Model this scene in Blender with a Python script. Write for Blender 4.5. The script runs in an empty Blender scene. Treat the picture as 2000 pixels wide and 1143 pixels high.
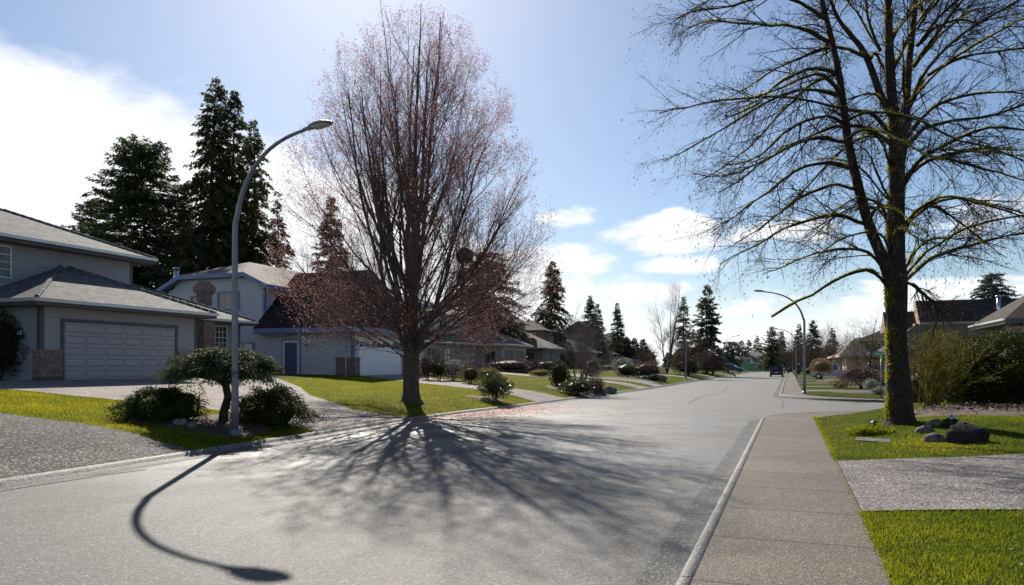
import bpy, bmesh, math, random
import numpy as np
from mathutils import Vector

# ------------------------------------------------------------------ camera, sky, sun, exposure
SC = bpy.context.scene
COL = SC.collection
PSI = math.radians(20.6)          # the road runs along +Y; the camera looks 20.6 degrees to its left
CS, SN = math.cos(PSI), math.sin(PSI)
F, HOR, CAMH = 1440.0, 714.0, 1.70

cam_d = bpy.data.cameras.new("camera")
cam_d.sensor_width = 36.0
cam_d.lens = 36.0 * F / 2000.0
cam_d.shift_y = (HOR - 571.5) / 2000.0
cam_d.clip_start = 0.1
cam_d.clip_end = 6000
cam = bpy.data.objects.new("camera", cam_d)
COL.objects.link(cam)
cam.location = (0, 0, CAMH)
cam.rotation_euler = (math.radians(90), 0, PSI)
SC.camera = cam

SUN_EL = math.radians(35.0)
SUN_AZ = math.radians(32.3)       # left of +Y
SUN_DIR = Vector((-math.sin(SUN_AZ) * math.cos(SUN_EL), math.cos(SUN_AZ) * math.cos(SUN_EL), math.sin(SUN_EL)))
sun_d = bpy.data.lights.new("sun", 'SUN')
sun_d.energy = 5.0
sun_d.angle = math.radians(0.45)
sun_d.color = (1.0, 0.94, 0.84)
sun = bpy.data.objects.new("sun", sun_d)
COL.objects.link(sun)
sun.rotation_euler = SUN_DIR.to_track_quat('Z', 'Y').to_euler()
SC.view_settings.view_transform = 'Standard'
SC.view_settings.look = 'None'
SC.view_settings.exposure = 0.70
SC.view_settings.gamma = 1.0
SC.cycles.max_bounces = 6
SC.cycles.diffuse_bounces = 3
SC.cycles.glossy_bounces = 3
SC.cycles.transmission_bounces = 4
SC.cycles.transparent_max_bounces = 4


class NT:
    """tiny helper to wire shader nodes"""
    def __init__(s, tree):
        s.t = tree
        s.n = tree.nodes
        s.l = tree.links

    def node(s, typ, **kw):
        nd = s.n.new(typ)
        for k, v in kw.items():
            setattr(nd, k, v)
        return nd

    def put(s, sock, v):
        if isinstance(v, bpy.types.NodeSocket):
            s.l.new(v, sock)
        elif v is not None:
            if sock.type == 'RGBA' and not hasattr(v, '__len__'):
                v = (v, v, v, 1)
            elif sock.type == 'RGBA' and len(v) == 3:
                v = (*v, 1)
            sock.default_value = v

    def math(s, op, a, b=None, c=None, clamp=False):
        nd = s.node('ShaderNodeMath', operation=op, use_clamp=clamp)
        for i, v in enumerate((a, b, c)):
            s.put(nd.inputs[i], v)
        return nd.outputs[0]

    def vmath(s, op, a, b=None):
        nd = s.node('ShaderNodeVectorMath', operation=op)
        s.put(nd.inputs[0], a)
        if b is not None:
            s.put(nd.inputs[1], b)
        return nd.outputs['Value'] if op in ('DOT_PRODUCT', 'LENGTH', 'DISTANCE') else nd.outputs[0]

    def scale(s, v, k):
        nd = s.node('ShaderNodeMapping')
        s.put(nd.inputs['Vector'], v)
        nd.inputs['Scale'].default_value = k
        return nd.outputs[0]

    def noise(s, v, sc, det=4, rough=0.55, dist=0.0):
        nd = s.node('ShaderNodeTexNoise')
        s.put(nd.inputs['Vector'], v)
        nd.inputs['Scale'].default_value = sc
        nd.inputs['Detail'].default_value = det
        nd.inputs['Roughness'].default_value = rough
        nd.inputs['Distortion'].default_value = dist
        return nd.outputs['Fac']

    def mix(s, fac, a, b):
        nd = s.node('ShaderNodeMix', data_type='RGBA')
        s.put(nd.inputs[0], fac)
        s.put(nd.inputs[6], a)
        s.put(nd.inputs[7], b)
        return nd.outputs[2]

    def ramp(s, fac, lo, hi, smooth=True):
        nd = s.node('ShaderNodeMapRange', interpolation_type='SMOOTHSTEP' if smooth else 'LINEAR')
        s.put(nd.inputs[0], fac)
        s.put(nd.inputs[1], lo)
        s.put(nd.inputs[2], hi)
        return nd.outputs[0]

    def sep(s, v):
        nd = s.node('ShaderNodeSeparateXYZ')
        s.put(nd.inputs[0], v)
        return nd.outputs

    def comb(s, x, y, z):
        nd = s.node('ShaderNodeCombineXYZ')
        for i, v in enumerate((x, y, z)):
            s.put(nd.inputs[i], v)
        return nd.outputs[0]

    def bump(s, h, strength=0.5, dist=0.02):
        nd = s.node('ShaderNodeBump')
        s.put(nd.inputs['Height'], h)
        nd.inputs['Strength'].default_value = strength
        nd.inputs['Distance'].default_value = dist
        return nd.outputs[0]


def pdir(px, py):
    x = (px - 1000.0) / F
    v = Vector((x * CS - SN, x * SN + CS, (HOR - py) / F))
    return v.normalized()


def build_world():
    w = bpy.data.worlds.new("World")
    SC.world = w
    w.use_nodes = True
    t = NT(w.node_tree)
    t.n.clear()
    out = t.node('ShaderNodeOutputWorld')
    bg = t.node('ShaderNodeBackground')
    sky = t.node('ShaderNodeTexSky', sky_type='NISHITA')
    sky.sun_disc = False
    sky.sun_elevation = SUN_EL
    sky.sun_rotation = -SUN_AZ
    sky.altitude = 50
    sky.air_density = 1.0
    sky.dust_density = 0.5
    sky.ozone_density = 3.4
    d = t.node('ShaderNodeTexCoord').outputs['Generated']
    # slanting edge of the big cloud bank that lies to the left
    n = pdir(0, 55).cross(pdir(600, 265)).normalized()
    if n.dot(pdir(100, 500)) < 0:
        n = -n
    bank = t.vmath('DOT_PRODUCT', d, n)
    right = t.vmath('DOT_PRODUCT', d, Vector((CS, SN, 0)))          # -0.5 far left .. +0.5 far right
    dz = t.sep(d)[2]
    flat = t.scale(d, (1.0, 1.0, 2.3))
    n1 = t.noise(flat, 5.5, 7, 0.6, 0.3)
    n2 = t.noise(flat, 17.0, 5, 0.6, 0.2)
    nz = t.math('ADD', t.math('MULTIPLY', n1, 0.72), t.math('MULTIPLY', n2, 0.28))
    nz = t.math('SUBTRACT', nz, 0.5)
    amp = t.math('ADD', 0.16, t.math('MULTIPLY', t.ramp(right, -0.2, 0.25), 0.75))
    drop = t.math('MULTIPLY', t.ramp(right, -0.12, 0.2), -0.13)
    m = t.math('ADD', t.math('ADD', bank, drop), t.math('MULTIPLY', nz, amp))
    m = t.ramp(m, -0.008, 0.042)
    # a few separate heaps of cumulus over the street
    heaps = None
    for px, py, rx, ry in ((1290, 456, 0.085, 0.028), (1110, 424, 0.06, 0.017), (1330, 520, 0.06, 0.014), (1110, 505, 0.07, 0.026),
                           (1180, 590, 0.32, 0.034), (1520, 600, 0.30, 0.034), (1520, 455, 0.07, 0.02), (1900, 420, 0.10, 0.030),
                           (1420, 660, 0.30, 0.03), (1900, 570, 0.16, 0.022)):
        c = pdir(px, py)
        dx = t.math('DIVIDE', t.vmath('DOT_PRODUCT', t.vmath('SUBTRACT', d, c), Vector((c.y, -c.x, 0)).normalized()), rx)
        dy = t.math('DIVIDE', t.math('SUBTRACT', dz, c.z), ry)
        e = t.math('ADD', t.math('MULTIPLY', dx, dx), t.math('MULTIPLY', dy, dy))
        e = t.math('SUBTRACT', 1.0, e)
        heaps = e if heaps is None else t.math('MAXIMUM', heaps, e)
    heaps = t.ramp(t.math('ADD', t.math('MAXIMUM', heaps, -1.6), t.math('MULTIPLY', nz, 8.5)), 0.0, 1.1)
    m = t.math('MAXIMUM', t.math('MAXIMUM', m, heaps), t.math('MULTIPLY', t.ramp(dz, 0.10, 0.02), 0.9))
    grey = t.ramp(t.math('ADD', t.noise(flat, 8.0, 5, 0.6), t.math('MULTIPLY', n2, 0.35)), 0.52, 0.86)
    white = t.mix(t.math('MULTIPLY', grey, 0.30), (11.2, 11.4, 11.8, 1), (6.4, 6.8, 7.6, 1))
    col = t.mix(m, sky.outputs[0], white)
    t.put(bg.inputs[0], col)
    bg.inputs[1].default_value = 0.063
    t.l.new(bg.outputs[0], out.inputs[0])


build_world()

# ------------------------------------------------------------------ materials
MATS = {}


def new_mat(name):
    m = bpy.data.materials.new(name)
    m.use_nodes = True
    t = NT(m.node_tree)
    t.n.clear()
    out = t.node('ShaderNodeOutputMaterial')
    b = t.node('ShaderNodeBsdfPrincipled')
    t.l.new(b.outputs[0], out.inputs[0])
    co = t.node('ShaderNodeTexCoord').outputs['Object']
    geo = t.node('ShaderNodeNewGeometry')
    MATS[name] = m
    return m, t, b, geo.outputs['Position'], out


def plain(name, col, rough=0.6, var=0.12, sc=3.0, metal=0.0, bump=0.0, bsc=40.0, spec=0.5):
    m, t, b, p, _ = new_mat(name)
    n = t.noise(p, sc, 5, 0.6)
    k = t.ramp(n, 0.3, 0.7)
    c0 = [c * (1 - var) for c in col]
    c1 = [min(1, c * (1 + var)) for c in col]
    t.put(b.inputs['Base Color'], t.mix(k, c0, c1))
    b.inputs['Roughness'].default_value = rough
    b.inputs['Metallic'].default_value = metal
    b.inputs['Specular IOR Level'].default_value = spec
    if bump:
        t.put(b.inputs['Normal'], t.bump(t.noise(p, bsc, 4, 0.6), bump, 0.01))
    return m


def leaf_mat(name, c0, c1, trans=0.35, sc=1.2, rough=0.6, tcol=None, spec=0.15):
    m, t, b, p, out = new_mat(name)
    geo = t.node('ShaderNodeNewGeometry')
    r = geo.outputs['Random Per Island']
    n = t.ramp(t.noise(p, sc, 3, 0.6), 0.3, 0.7)
    k = t.math('ADD', t.math('MULTIPLY', n, 0.5), t.math('MULTIPLY', r, 0.5))
    c = t.mix(k, c0, c1)
    t.put(b.inputs['Base Color'], c)
    b.inputs['Roughness'].default_value = rough
    b.inputs['Specular IOR Level'].default_value = spec
    if trans:
        tr = t.node('ShaderNodeBsdfTranslucent')
        t.put(tr.inputs[0], t.mix(k, tcol[0], tcol[1]) if tcol else c)
        mx = t.node('ShaderNodeMixShader')
        mx.inputs[0].default_value = trans
        t.l.new(b.outputs[0], mx.inputs[1])
        t.l.new(tr.outputs[0], mx.inputs[2])
        t.l.new(mx.outputs[0], out.inputs[0])
    return m


def siding(name, col, step=0.13):
    m, t, b, p, _ = new_mat(name)
    z = t.sep(p)[2]
    s = t.math('FRACT', t.math('DIVIDE', z, step))
    line = t.ramp(s, 0.10, 0.0)
    n = t.ramp(t.noise(t.scale(p, (1, 1, 5)), 1.6, 5, 0.65), 0.25, 0.75)
    c = t.mix(n, [v * 0.88 for v in col], [v * 1.1 for v in col])
    c = t.mix(t.math('MULTIPLY', line, 0.55), c, [v * 0.3 for v in col])
    t.put(b.inputs['Base Color'], c)
    b.inputs['Roughness'].default_value = 0.6
    t.put(b.inputs['Normal'], t.bump(t.math('SUBTRACT', 1.0, s), 0.7, 0.015))
    return m


def shingles(name, col, course=0.11, wide=0.3, contrast=0.6, rough=0.85):
    col = [c * 0.95 for c in col]
    m, t, b, p, _ = new_mat(name)
    s = t.sep(p)
    v = t.comb(t.math('ADD', s[0], s[1]), s[2], 0.0)
    br = t.node('ShaderNodeTexBrick')
    t.put(br.inputs['Vector'], v)
    br.inputs['Scale'].default_value = 1.0
    br.inputs['Brick Width'].default_value = wide
    br.inputs['Row Height'].default_value = course
    br.inputs['Mortar Size'].default_value = 0.012
    br.inputs['Mortar Smooth'].default_value = 0.3
    br.inputs['Bias'].default_value = 0.0
    t.put(br.inputs['Color1'], [c * (1 - contrast * 0.5) for c in col])
    t.put(br.inputs['Color2'], [c * (1 + contrast * 0.6) for c in col])
    t.put(br.inputs['Mortar'], [c * 0.35 for c in col])
    n = t.ramp(t.noise(p, 0.9, 5, 0.65), 0.3, 0.75)
    c = t.mix(t.math('MULTIPLY', n, 0.35), br.outputs[0], [c * 0.6 for c in col])
    t.put(b.inputs['Base Color'], c)
    b.inputs['Roughness'].default_value = rough
    b.inputs['Specular IOR Level'].default_value = 0.12
    saw = t.math('FRACT', t.math('DIVIDE', s[2], course))
    h = t.math('ADD', t.math('MULTIPLY', saw, -0.6), t.math('MULTIPLY', t.noise(p, 26.0, 3, 0.6), 0.7))
    t.put(b.inputs['Normal'], t.bump(h, 0.8, 0.025))
    return m


def brick_mat(name):
    m, t, b, p, _ = new_mat(name)
    s = t.sep(p)
    v = t.comb(t.math('ADD', s[0], s[1]), s[2], 0.0)
    br = t.node('ShaderNodeTexBrick')
    t.put(br.inputs['Vector'], v)
    br.inputs['Scale'].default_value = 1.0
    br.inputs['Brick Width'].default_value = 0.21
    br.inputs['Row Height'].default_value = 0.075
    br.inputs['Mortar Size'].default_value = 0.008
    t.put(br.inputs['Color1'], (0.17, 0.095, 0.075, 1))
    t.put(br.inputs['Color2'], (0.33, 0.22, 0.18, 1))
    t.put(br.inputs['Mortar'], (0.30, 0.28, 0.26, 1))
    n = t.noise(p, 5.0, 4, 0.6)
    t.put(b.inputs['Base Color'], t.mix(t.ramp(n, 0.35, 0.75), br.outputs[0], (0.14, 0.1, 0.09, 1)))
    b.inputs['Roughness'].default_value = 0.85
    t.put(b.inputs['Normal'], t.bump(t.math('ADD', t.math('MULTIPLY', br.outputs[1], -1.0), t.math('MULTIPLY', t.noise(p, 60, 3), 0.3)), 0.7, 0.01))
    return m


def asphalt_mat():
    m, t, b, p, _ = new_mat('asphalt')
    s = t.sep(p)
    flat = t.comb(s[0], s[1], 0.0)
    vo = t.node('ShaderNodeTexVoronoi')
    t.put(vo.inputs['Vector'], flat)
    vo.inputs['Scale'].default_value = 50.0
    chip = vo.outputs['Color']
    chipv = t.sep(chip)[0]
    fine = t.noise(flat, 38.0, 4, 0.7)
    mid = t.ramp(t.noise(flat, 2.4, 6, 0.65), 0.3, 0.72)
    long = t.ramp(t.noise(t.scale(flat, (0.42, 0.045, 1)), 1.0, 5, 0.6), 0.3, 0.7)     # tyre-worn bands along the road
    big = t.ramp(t.noise(flat, 0.19, 5, 0.6), 0.35, 0.68)
    base = t.mix(mid, (0.072, 0.067, 0.061, 1), (0.112, 0.104, 0.095, 1))
    base = t.mix(t.math('MULTIPLY', long, 0.55), base, (0.165, 0.155, 0.143, 1))
    base = t.mix(t.math('MULTIPLY', big, 0.58), base, (0.070, 0.067, 0.066, 1))
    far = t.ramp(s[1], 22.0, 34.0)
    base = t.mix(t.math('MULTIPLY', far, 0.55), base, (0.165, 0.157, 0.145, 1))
    dark = t.ramp(chipv, 0.45, 0.02)
    light = t.ramp(chipv, 0.80, 1.0)
    c = t.mix(t.math('MULTIPLY', dark, 0.75), base, (0.03, 0.03, 0.03, 1))
    c = t.mix(t.math('MULTIPLY', light, 0.6), c, (0.29, 0.275, 0.25, 1))
    c = t.mix(t.math('MULTIPLY', t.ramp(fine, 0.5, 0.75), 0.30), c, (0.045, 0.044, 0.042, 1))
    # a few old cracks
    ck = t.node('ShaderNodeTexVoronoi', feature='DISTANCE_TO_EDGE')
    t.put(ck.inputs['Vector'], t.vmath('ADD', t.scale(flat, (1, 0.6, 1)), t.scale(t.comb(t.noise(flat, 0.9, 4), t.noise(t.vmath('ADD', flat, (9, 4, 0)), 0.9, 4), 0.0), (1.8, 1.8, 0))))
    ck.inputs['Scale'].default_value = 0.16
    crack = t.math('MULTIPLY', t.ramp(ck.outputs['Distance'], 0.0035, 0.0012), t.ramp(t.noise(flat, 0.13, 2), 0.50, 0.56))
    c = t.mix(t.math('MULTIPLY', crack, 0.75), c, (0.035, 0.034, 0.033, 1))
    t.put(b.inputs['Base Color'], c)
    # damp film lingering in the dips in front of the maple: glossier there
    dip = t.math('MULTIPLY', t.ramp(t.noise(flat, 0.42, 5, 0.6, 0.6), 0.40, 0.56), t.math('MULTIPLY', t.ramp(s[1], 33.0, 22.0), t.ramp(s[1], 5.0, 14.0)))
    t.put(b.inputs['Roughness'], t.math('SUBTRACT', 0.72, t.math('MULTIPLY', dip, 0.22)))
    b.inputs['Specular IOR Level'].default_value = 0.29
    h = t.math('ADD', t.math('MULTIPLY', chipv, 0.7), t.math('MULTIPLY', fine, 0.6))
    t.put(b.inputs['Normal'], t.bump(h, 0.75, 0.012))
    return m


def aggregate_mat(name, c0, c1, c2, scale=58.0, joints=None, rough=0.62):
    c0, c1, c2 = [[x * k for x, k in zip(c, (0.74, 0.715, 0.69))] for c in (c0, c1, c2)]
    """exposed-aggregate concrete: pebbles of several tones"""
    m, t, b, p, _ = new_mat(name)
    s = t.sep(p)
    flat = t.comb(s[0], s[1], 0.0)
    vo = t.node('ShaderNodeTexVoronoi')
    t.put(vo.inputs['Vector'], flat)
    vo.inputs['Scale'].default_value = scale
    v = t.sep(vo.outputs['Color'])
    c = t.mix(t.ramp(v[0], 0.25, 0.6), c0, c1)
    c = t.mix(t.ramp(v[1], 0.7, 0.95), c, c2)
    st = t.ramp(t.noise(flat, 0.7, 6, 0.65), 0.32, 0.72)
    c = t.mix(t.math('MULTIPLY', st, 0.40), c, [x * 0.5 for x in c0])
    if joints:
        j = None
        for ax, step, off in joints:
            fr = t.math('FRACT', t.math('DIVIDE', t.math('ADD', s[ax], off), step))
            d = t.math('MULTIPLY', t.math('MINIMUM', fr, t.math('SUBTRACT', 1.0, fr)), step)
            d = t.math('ADD', d, t.math('MULTIPLY', t.math('SUBTRACT', t.noise(flat, 9.0, 3), 0.5), 0.012))
            q = t.ramp(d, 0.028, 0.012)
            j = q if j is None else t.math('MAXIMUM', j, q)
        ax, step, off = joints[-1]
        slab = t.math('FLOOR', t.math('DIVIDE', t.math('ADD', s[ax], off), step))
        tone = t.math('FRACT', t.math('MULTIPLY', t.math('SINE', t.math('MULTIPLY', slab, 12.9)), 437.5))
        c = t.mix(t.math('MULTIPLY', tone, 0.22), c, [x * 0.45 for x in c0])
        c = t.mix(t.math('MULTIPLY', j, 0.88), c, (0.03, 0.028, 0.02, 1))
    t.put(b.inputs['Base Color'], c)
    b.inputs['Roughness'].default_value = max(rough, 0.8) if name.startswith('drive') else rough
    b.inputs['Specular IOR Level'].default_value = 0.06 if name.startswith(('drive', 'gutter')) else 0.2
    t.put(b.inputs['Normal'], t.bump(t.math('ADD', v[0], vo.outputs['Distance']), 0.6, 0.009))
    return m


def lawn_mat(name, g0, g1, g2):
    m, t, b, p, _ = new_mat(name)
    s = t.sep(p)
    flat = t.comb(s[0], s[1], 0.0)
    a = t.ramp(t.noise(flat, 0.8, 5, 0.65), 0.32, 0.7)
    f = t.ramp(t.noise(t.scale(flat, (1, 1, 1)), 22.0, 4, 0.75), 0.25, 0.75)
    c = t.mix(a, g0, g1)
    moss = t.ramp(t.noise(flat, 0.35, 4, 0.6), 0.5, 0.72)
    c = t.mix(t.math('MULTIPLY', moss, 0.65), c, g2)
    worn = t.ramp(t.noise(t.vmath('ADD', flat, (31, 7, 0)), 0.55, 5, 0.6), 0.60, 0.76)
    c = t.mix(t.math('MULTIPLY', worn, 0.6), c, (0.19, 0.12, 0.045, 1))
    c = t.mix(t.math('MULTIPLY', f, 0.55), [0.022, 0.04, 0.006], c)
    t.put(b.inputs['Base Color'], c)
    b.inputs['Roughness'].default_value = 0.9
    b.inputs['Specular IOR Level'].default_value = 0.03
    h = t.math('ADD', t.noise(flat, 45.0, 4, 0.7), t.math('MULTIPLY', t.noise(flat, 9.0, 4, 0.7), 0.8))
    t.put(b.inputs['Normal'], t.bump(h, 1.0, 0.05))
    return m


def bark_mat(name, c0, c1, moss=None, mossk=0.5, sc=7.0):
    m, t, b, p, _ = new_mat(name)
    n = t.ramp(t.noise(t.scale(p, (1, 1, 0.28)), sc * 2.2, 5, 0.7), 0.3, 0.72)
    c = t.mix(n, c0, c1)
    if moss:
        nrm = t.sep(t.node('ShaderNodeNewGeometry').outputs['Normal'])
        up = t.math('ADD', t.math('MULTIPLY', nrm[2], 0.55), t.math('MULTIPLY', nrm[0], -0.28))
        k = t.math('ADD', up, t.math('MULTIPLY', t.math('SUBTRACT', t.noise(p, 2.6, 5, 0.7), 0.5), 2.2))
        k = t.ramp(k, 1.0 - mossk, 1.35 - mossk)
        mc = t.mix(t.noise(p, 11.0, 4, 0.6), moss[0], moss[1])
        c = t.mix(k, c, mc)
    t.put(b.inputs['Base Color'], c)
    b.inputs['Roughness'].default_value = 0.9
    b.inputs['Specular IOR Level'].default_value = 0.2
    t.put(b.inputs['Normal'], t.bump(t.noise(t.scale(p, (1, 1, 0.3)), sc * 3, 5, 0.7), 0.9, 0.04))
    return m


def glass_mat():
    m, t, b, p, _ = new_mat('window_glass')
    n = t.ramp(t.noise(t.scale(p, (1, 1, 0.4)), 1.3, 3), 0.35, 0.7)
    t.put(b.inputs['Base Color'], t.mix(n, (0.02, 0.023, 0.028, 1), (0.10, 0.11, 0.125, 1)))
    b.inputs['Roughness'].default_value = 0.06
    b.inputs['Specular IOR Level'].default_value = 0.7
    return m


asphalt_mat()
lawn_mat('lawn', (0.065, 0.095, 0.008), (0.145, 0.150, 0.014), (0.20, 0.17, 0.02))
lawn_mat('lawn_mossy_sunny', (0.13, 0.155, 0.010), (0.26, 0.245, 0.018), (0.34, 0.27, 0.025))  # mossy left lawn; its backlit brightness is put into the colour
glass_mat()
brick_mat('brick')
aggregate_mat('drive_pebbles', (0.26, 0.24, 0.225), (0.38, 0.355, 0.335), (0.68, 0.65, 0.62), 52.0, joints=[(0, 4.6, 1.2)])
aggregate_mat('drive_pebbles_pink', (0.25, 0.213, 0.20), (0.41, 0.365, 0.345), (0.82, 0.77, 0.74), 46.0, joints=[(0, 4.7, 2.3), (1, 4.9, 3.4)])
aggregate_mat('drive_pebbles_dark', (0.055, 0.049, 0.047), (0.135, 0.124, 0.118), (0.60, 0.56, 0.54), 42.0, joints=[(0, 5.5, 0.6)])
aggregate_mat('drive_pebbles_grey', (0.135, 0.124, 0.124), (0.27, 0.252, 0.246), (0.64, 0.61, 0.59), 56.0)
aggregate_mat('walk_concrete', (0.128, 0.103, 0.080), (0.182, 0.151, 0.121), (0.34, 0.30, 0.255), 62.0, joints=[(1, 1.5, 0.45)], rough=0.7)
aggregate_mat('gutter_concrete', (0.095, 0.093, 0.092), (0.165, 0.162, 0.16), (0.42, 0.41, 0.40), 55.0, joints=[(1, 3.0, 0.4)], rough=0.5)
aggregate_mat('kerb_concrete', (0.17, 0.163, 0.155), (0.27, 0.26, 0.25), (0.46, 0.45, 0.43), 50.0, joints=[(1, 3.0, 0.4)], rough=0.6)
siding('siding_slate', (0.315, 0.318, 0.34), 0.15)
siding('siding_blue', (0.50, 0.52, 0.54), 0.14)
siding('siding_taupe', (0.27, 0.225, 0.185))
siding('siding_grey', (0.20, 0.19, 0.185))
siding('siding_brown', (0.17, 0.085, 0.06))
siding('siding_green', (0.22, 0.42, 0.24), 0.3)
plain('stucco_tan', (0.34, 0.225, 0.14), 0.85, 0.1, 2.0, bump=0.3)
plain('stucco_beige', (0.36, 0.315, 0.26), 0.85, 0.1, 2.0)
plain('stucco_white', (0.62, 0.60, 0.57), 0.85, 0.08, 2.0)
shingles('roof_grey', (0.165, 0.158, 0.155))
shingles('roof_black', (0.030, 0.024, 0.024), 0.16, 0.34, 0.7)
shingles('roof_brown', (0.15, 0.118, 0.098), 0.14)
shingles('roof_taupe', (0.175, 0.150, 0.135), 0.14)
shingles('roof_orange', (0.36, 0.15, 0.09), 0.15)
shingles('roof_dark', (0.052, 0.043, 0.040), 0.15)
shingles('roof_umber', (0.058, 0.048, 0.041), 0.15)
plain('trim_dark', (0.085, 0.083, 0.09), 0.55)
plain('trim_white', (0.70, 0.69, 0.67), 0.5, 0.06)
plain('trim_blue', (0.15, 0.20, 0.36), 0.5, 0.08)
plain('trim_violet', (0.085, 0.085, 0.19), 0.5, 0.08)
plain('trim_beige', (0.42, 0.36, 0.30), 0.55, 0.08)
plain('gutter_metal', (0.62, 0.62, 0.63), 0.32, 0.06, metal=0.4)
plain('door_slate', (0.345, 0.34, 0.375), 0.45, 0.05)
plain('door_white', (0.88, 0.88, 0.90), 0.4, 0.04)
plain('door_grey', (0.13, 0.125, 0.13), 0.5, 0.06)
plain('door_recess', (0.20, 0.196, 0.225), 0.5, 0.05)
plain('galvanised', (0.20, 0.21, 0.235), 0.42, 0.10, 6.0, metal=0.35)
plain('lamp_head_grey', (0.30, 0.33, 0.36), 0.4, 0.06, metal=0.2)
plain('lens_plastic', (0.55, 0.57, 0.58), 0.2, 0.04)
plain('steel', (0.55, 0.56, 0.58), 0.25, 0.08, metal=0.9)
plain('dark_metal', (0.02, 0.02, 0.022), 0.4, 0.1)
plain('rubber', (0.015, 0.015, 0.016), 0.85, 0.1)
plain('stone_grey', (0.16, 0.15, 0.135), 0.95, 0.45, 6.0, bump=0.8, bsc=14.0, spec=0.08)
plain('stone_dark', (0.030, 0.028, 0.026), 0.95, 0.45, 6.0, bump=0.9, bsc=12.0, spec=0.05)
plain('mulch', (0.075, 0.045, 0.032), 0.95, 0.6, 16.0, bump=1.0, bsc=30.0)
plain('mulch_chip', (0.13, 0.08, 0.058), 0.9, 0.55, 20.0)
plain('sign_green', (0.01, 0.36, 0.24), 0.4, 0.05)
plain('sign_white', (0.75, 0.78, 0.76), 0.4, 0.03)
plain('paint_white', (0.62, 0.61, 0.59), 0.6, 0.2, 8.0)
plain('paint_blue', (0.10, 0.17, 0.42), 0.6, 0.3, 8.0)
plain('car_charcoal', (0.035, 0.035, 0.042), 0.22, 0.03)
plain('car_blue', (0.03, 0.06, 0.15), 0.22, 0.03)
plain('car_pale_blue', (0.22, 0.34, 0.56), 0.22, 0.03)
plain('car_silver', (0.50, 0.52, 0.55), 0.25, 0.03)
plain('car_red_dark', (0.07, 0.03, 0.035), 0.25, 0.03)
plain('tail_red', (0.45, 0.015, 0.02), 0.25, 0.05)
plain('petal_red', (0.42, 0.12, 0.08), 0.7, 0.3, 30.0)
plain('straw', (0.22, 0.15, 0.06), 0.9, 0.3, 30.0)
plain('ground_far', (0.07, 0.085, 0.03), 0.9, 0.4, 0.05)
bark_mat('bark_maple', (0.060, 0.046, 0.038), (0.145, 0.115, 0.095), ((0.13, 0.13, 0.025), (0.20, 0.19, 0.04)), 0.30)
bark_mat('twig_maple', (0.14, 0.096, 0.088), (0.24, 0.17, 0.152))
bark_mat('bark_alder', (0.016, 0.013, 0.011), (0.058, 0.047, 0.039), ((0.14, 0.135, 0.008), (0.30, 0.26, 0.02)), 0.66)
bark_mat('bark_limb', (0.018, 0.015, 0.013), (0.05, 0.041, 0.034), ((0.22, 0.22, 0.012), (0.46, 0.41, 0.03)), 0.95)
bark_mat('twig_alder', (0.035, 0.026, 0.024), (0.075, 0.055, 0.048))
bark_mat('stone_moss', (0.06, 0.056, 0.05), (0.16, 0.15, 0.135), ((0.13, 0.125, 0.01), (0.24, 0.21, 0.02)), 0.42, 3.0)
bark_mat('bark_dark', (0.035, 0.027, 0.022), (0.085, 0.065, 0.05))
bark_mat('twig_brown', (0.10, 0.070, 0.052), (0.19, 0.135, 0.10))
bark_mat('twig_red', (0.12, 0.072, 0.062), (0.20, 0.13, 0.115))
bark_mat('twig_grey', (0.14, 0.12, 0.105), (0.24, 0.21, 0.185))
bark_mat('twig_yellow', (0.10, 0.088, 0.018), (0.21, 0.185, 0.032))
leaf_mat('bud_red', (0.19, 0.075, 0.070), (0.36, 0.17, 0.15), 0.45, 0.8, tcol=((0.30, 0.12, 0.115), (0.52, 0.28, 0.25)))
leaf_mat('catkin', (0.020, 0.014, 0.013), (0.05, 0.032, 0.026), 0.0)
leaf_mat('moss', (0.13, 0.135, 0.008), (0.30, 0.27, 0.022), 0.5, tcol=((0.22, 0.22, 0.010), (0.46, 0.41, 0.03)))
leaf_mat('needle_dark', (0.030, 0.044, 0.020), (0.11, 0.135, 0.06), 0.42, 0.35)
leaf_mat('needle_cedar', (0.030, 0.040, 0.018), (0.125, 0.130, 0.052), 0.42, 0.35)
leaf_mat('needle_mid', (0.032, 0.048, 0.028), (0.10, 0.13, 0.07), 0.35, 0.4)
leaf_mat('needle_blue', (0.05, 0.068, 0.055), (0.11, 0.135, 0.11), 0.2, 0.4)
leaf_mat('needle_rust', (0.045, 0.038, 0.020), (0.11, 0.085, 0.045), 0.25, 0.4)
leaf_mat('juniper', (0.022, 0.033, 0.008), (0.085, 0.105, 0.022), 0.3, 1.6, spec=0.03)
leaf_mat('juniper_grey', (0.045, 0.062, 0.030), (0.125, 0.145, 0.07), 0.3, 2.2, spec=0.04)
leaf_mat('leaf_gloss', (0.030, 0.045, 0.016), (0.11, 0.12, 0.05), 0.3, 1.5, 0.3)
leaf_mat('leaf_gold', (0.10, 0.095, 0.02), (0.24, 0.20, 0.05), 0.35, 1.5)
leaf_mat('leaf_variegated', (0.11, 0.12, 0.09), (0.42, 0.43, 0.37), 0.25, 1.5)
leaf_mat('leaf_bronze', (0.05, 0.038, 0.018), (0.125, 0.09, 0.04), 0.3, 1.5)
leaf_mat('leaf_maroon', (0.05, 0.028, 0.028), (0.13, 0.08, 0.075), 0.25, 1.5)
leaf_mat('leaf_pink', (0.07, 0.075, 0.03), (0.40, 0.24, 0.14), 0.35, 6.0)
leaf_mat('leaf_hedge', (0.018, 0.025, 0.010), (0.055, 0.066, 0.024), 0.25, 1.5)
leaf_mat('leaf_pine', (0.016, 0.024, 0.008), (0.062, 0.076, 0.018), 0.25, 1.2)
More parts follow.
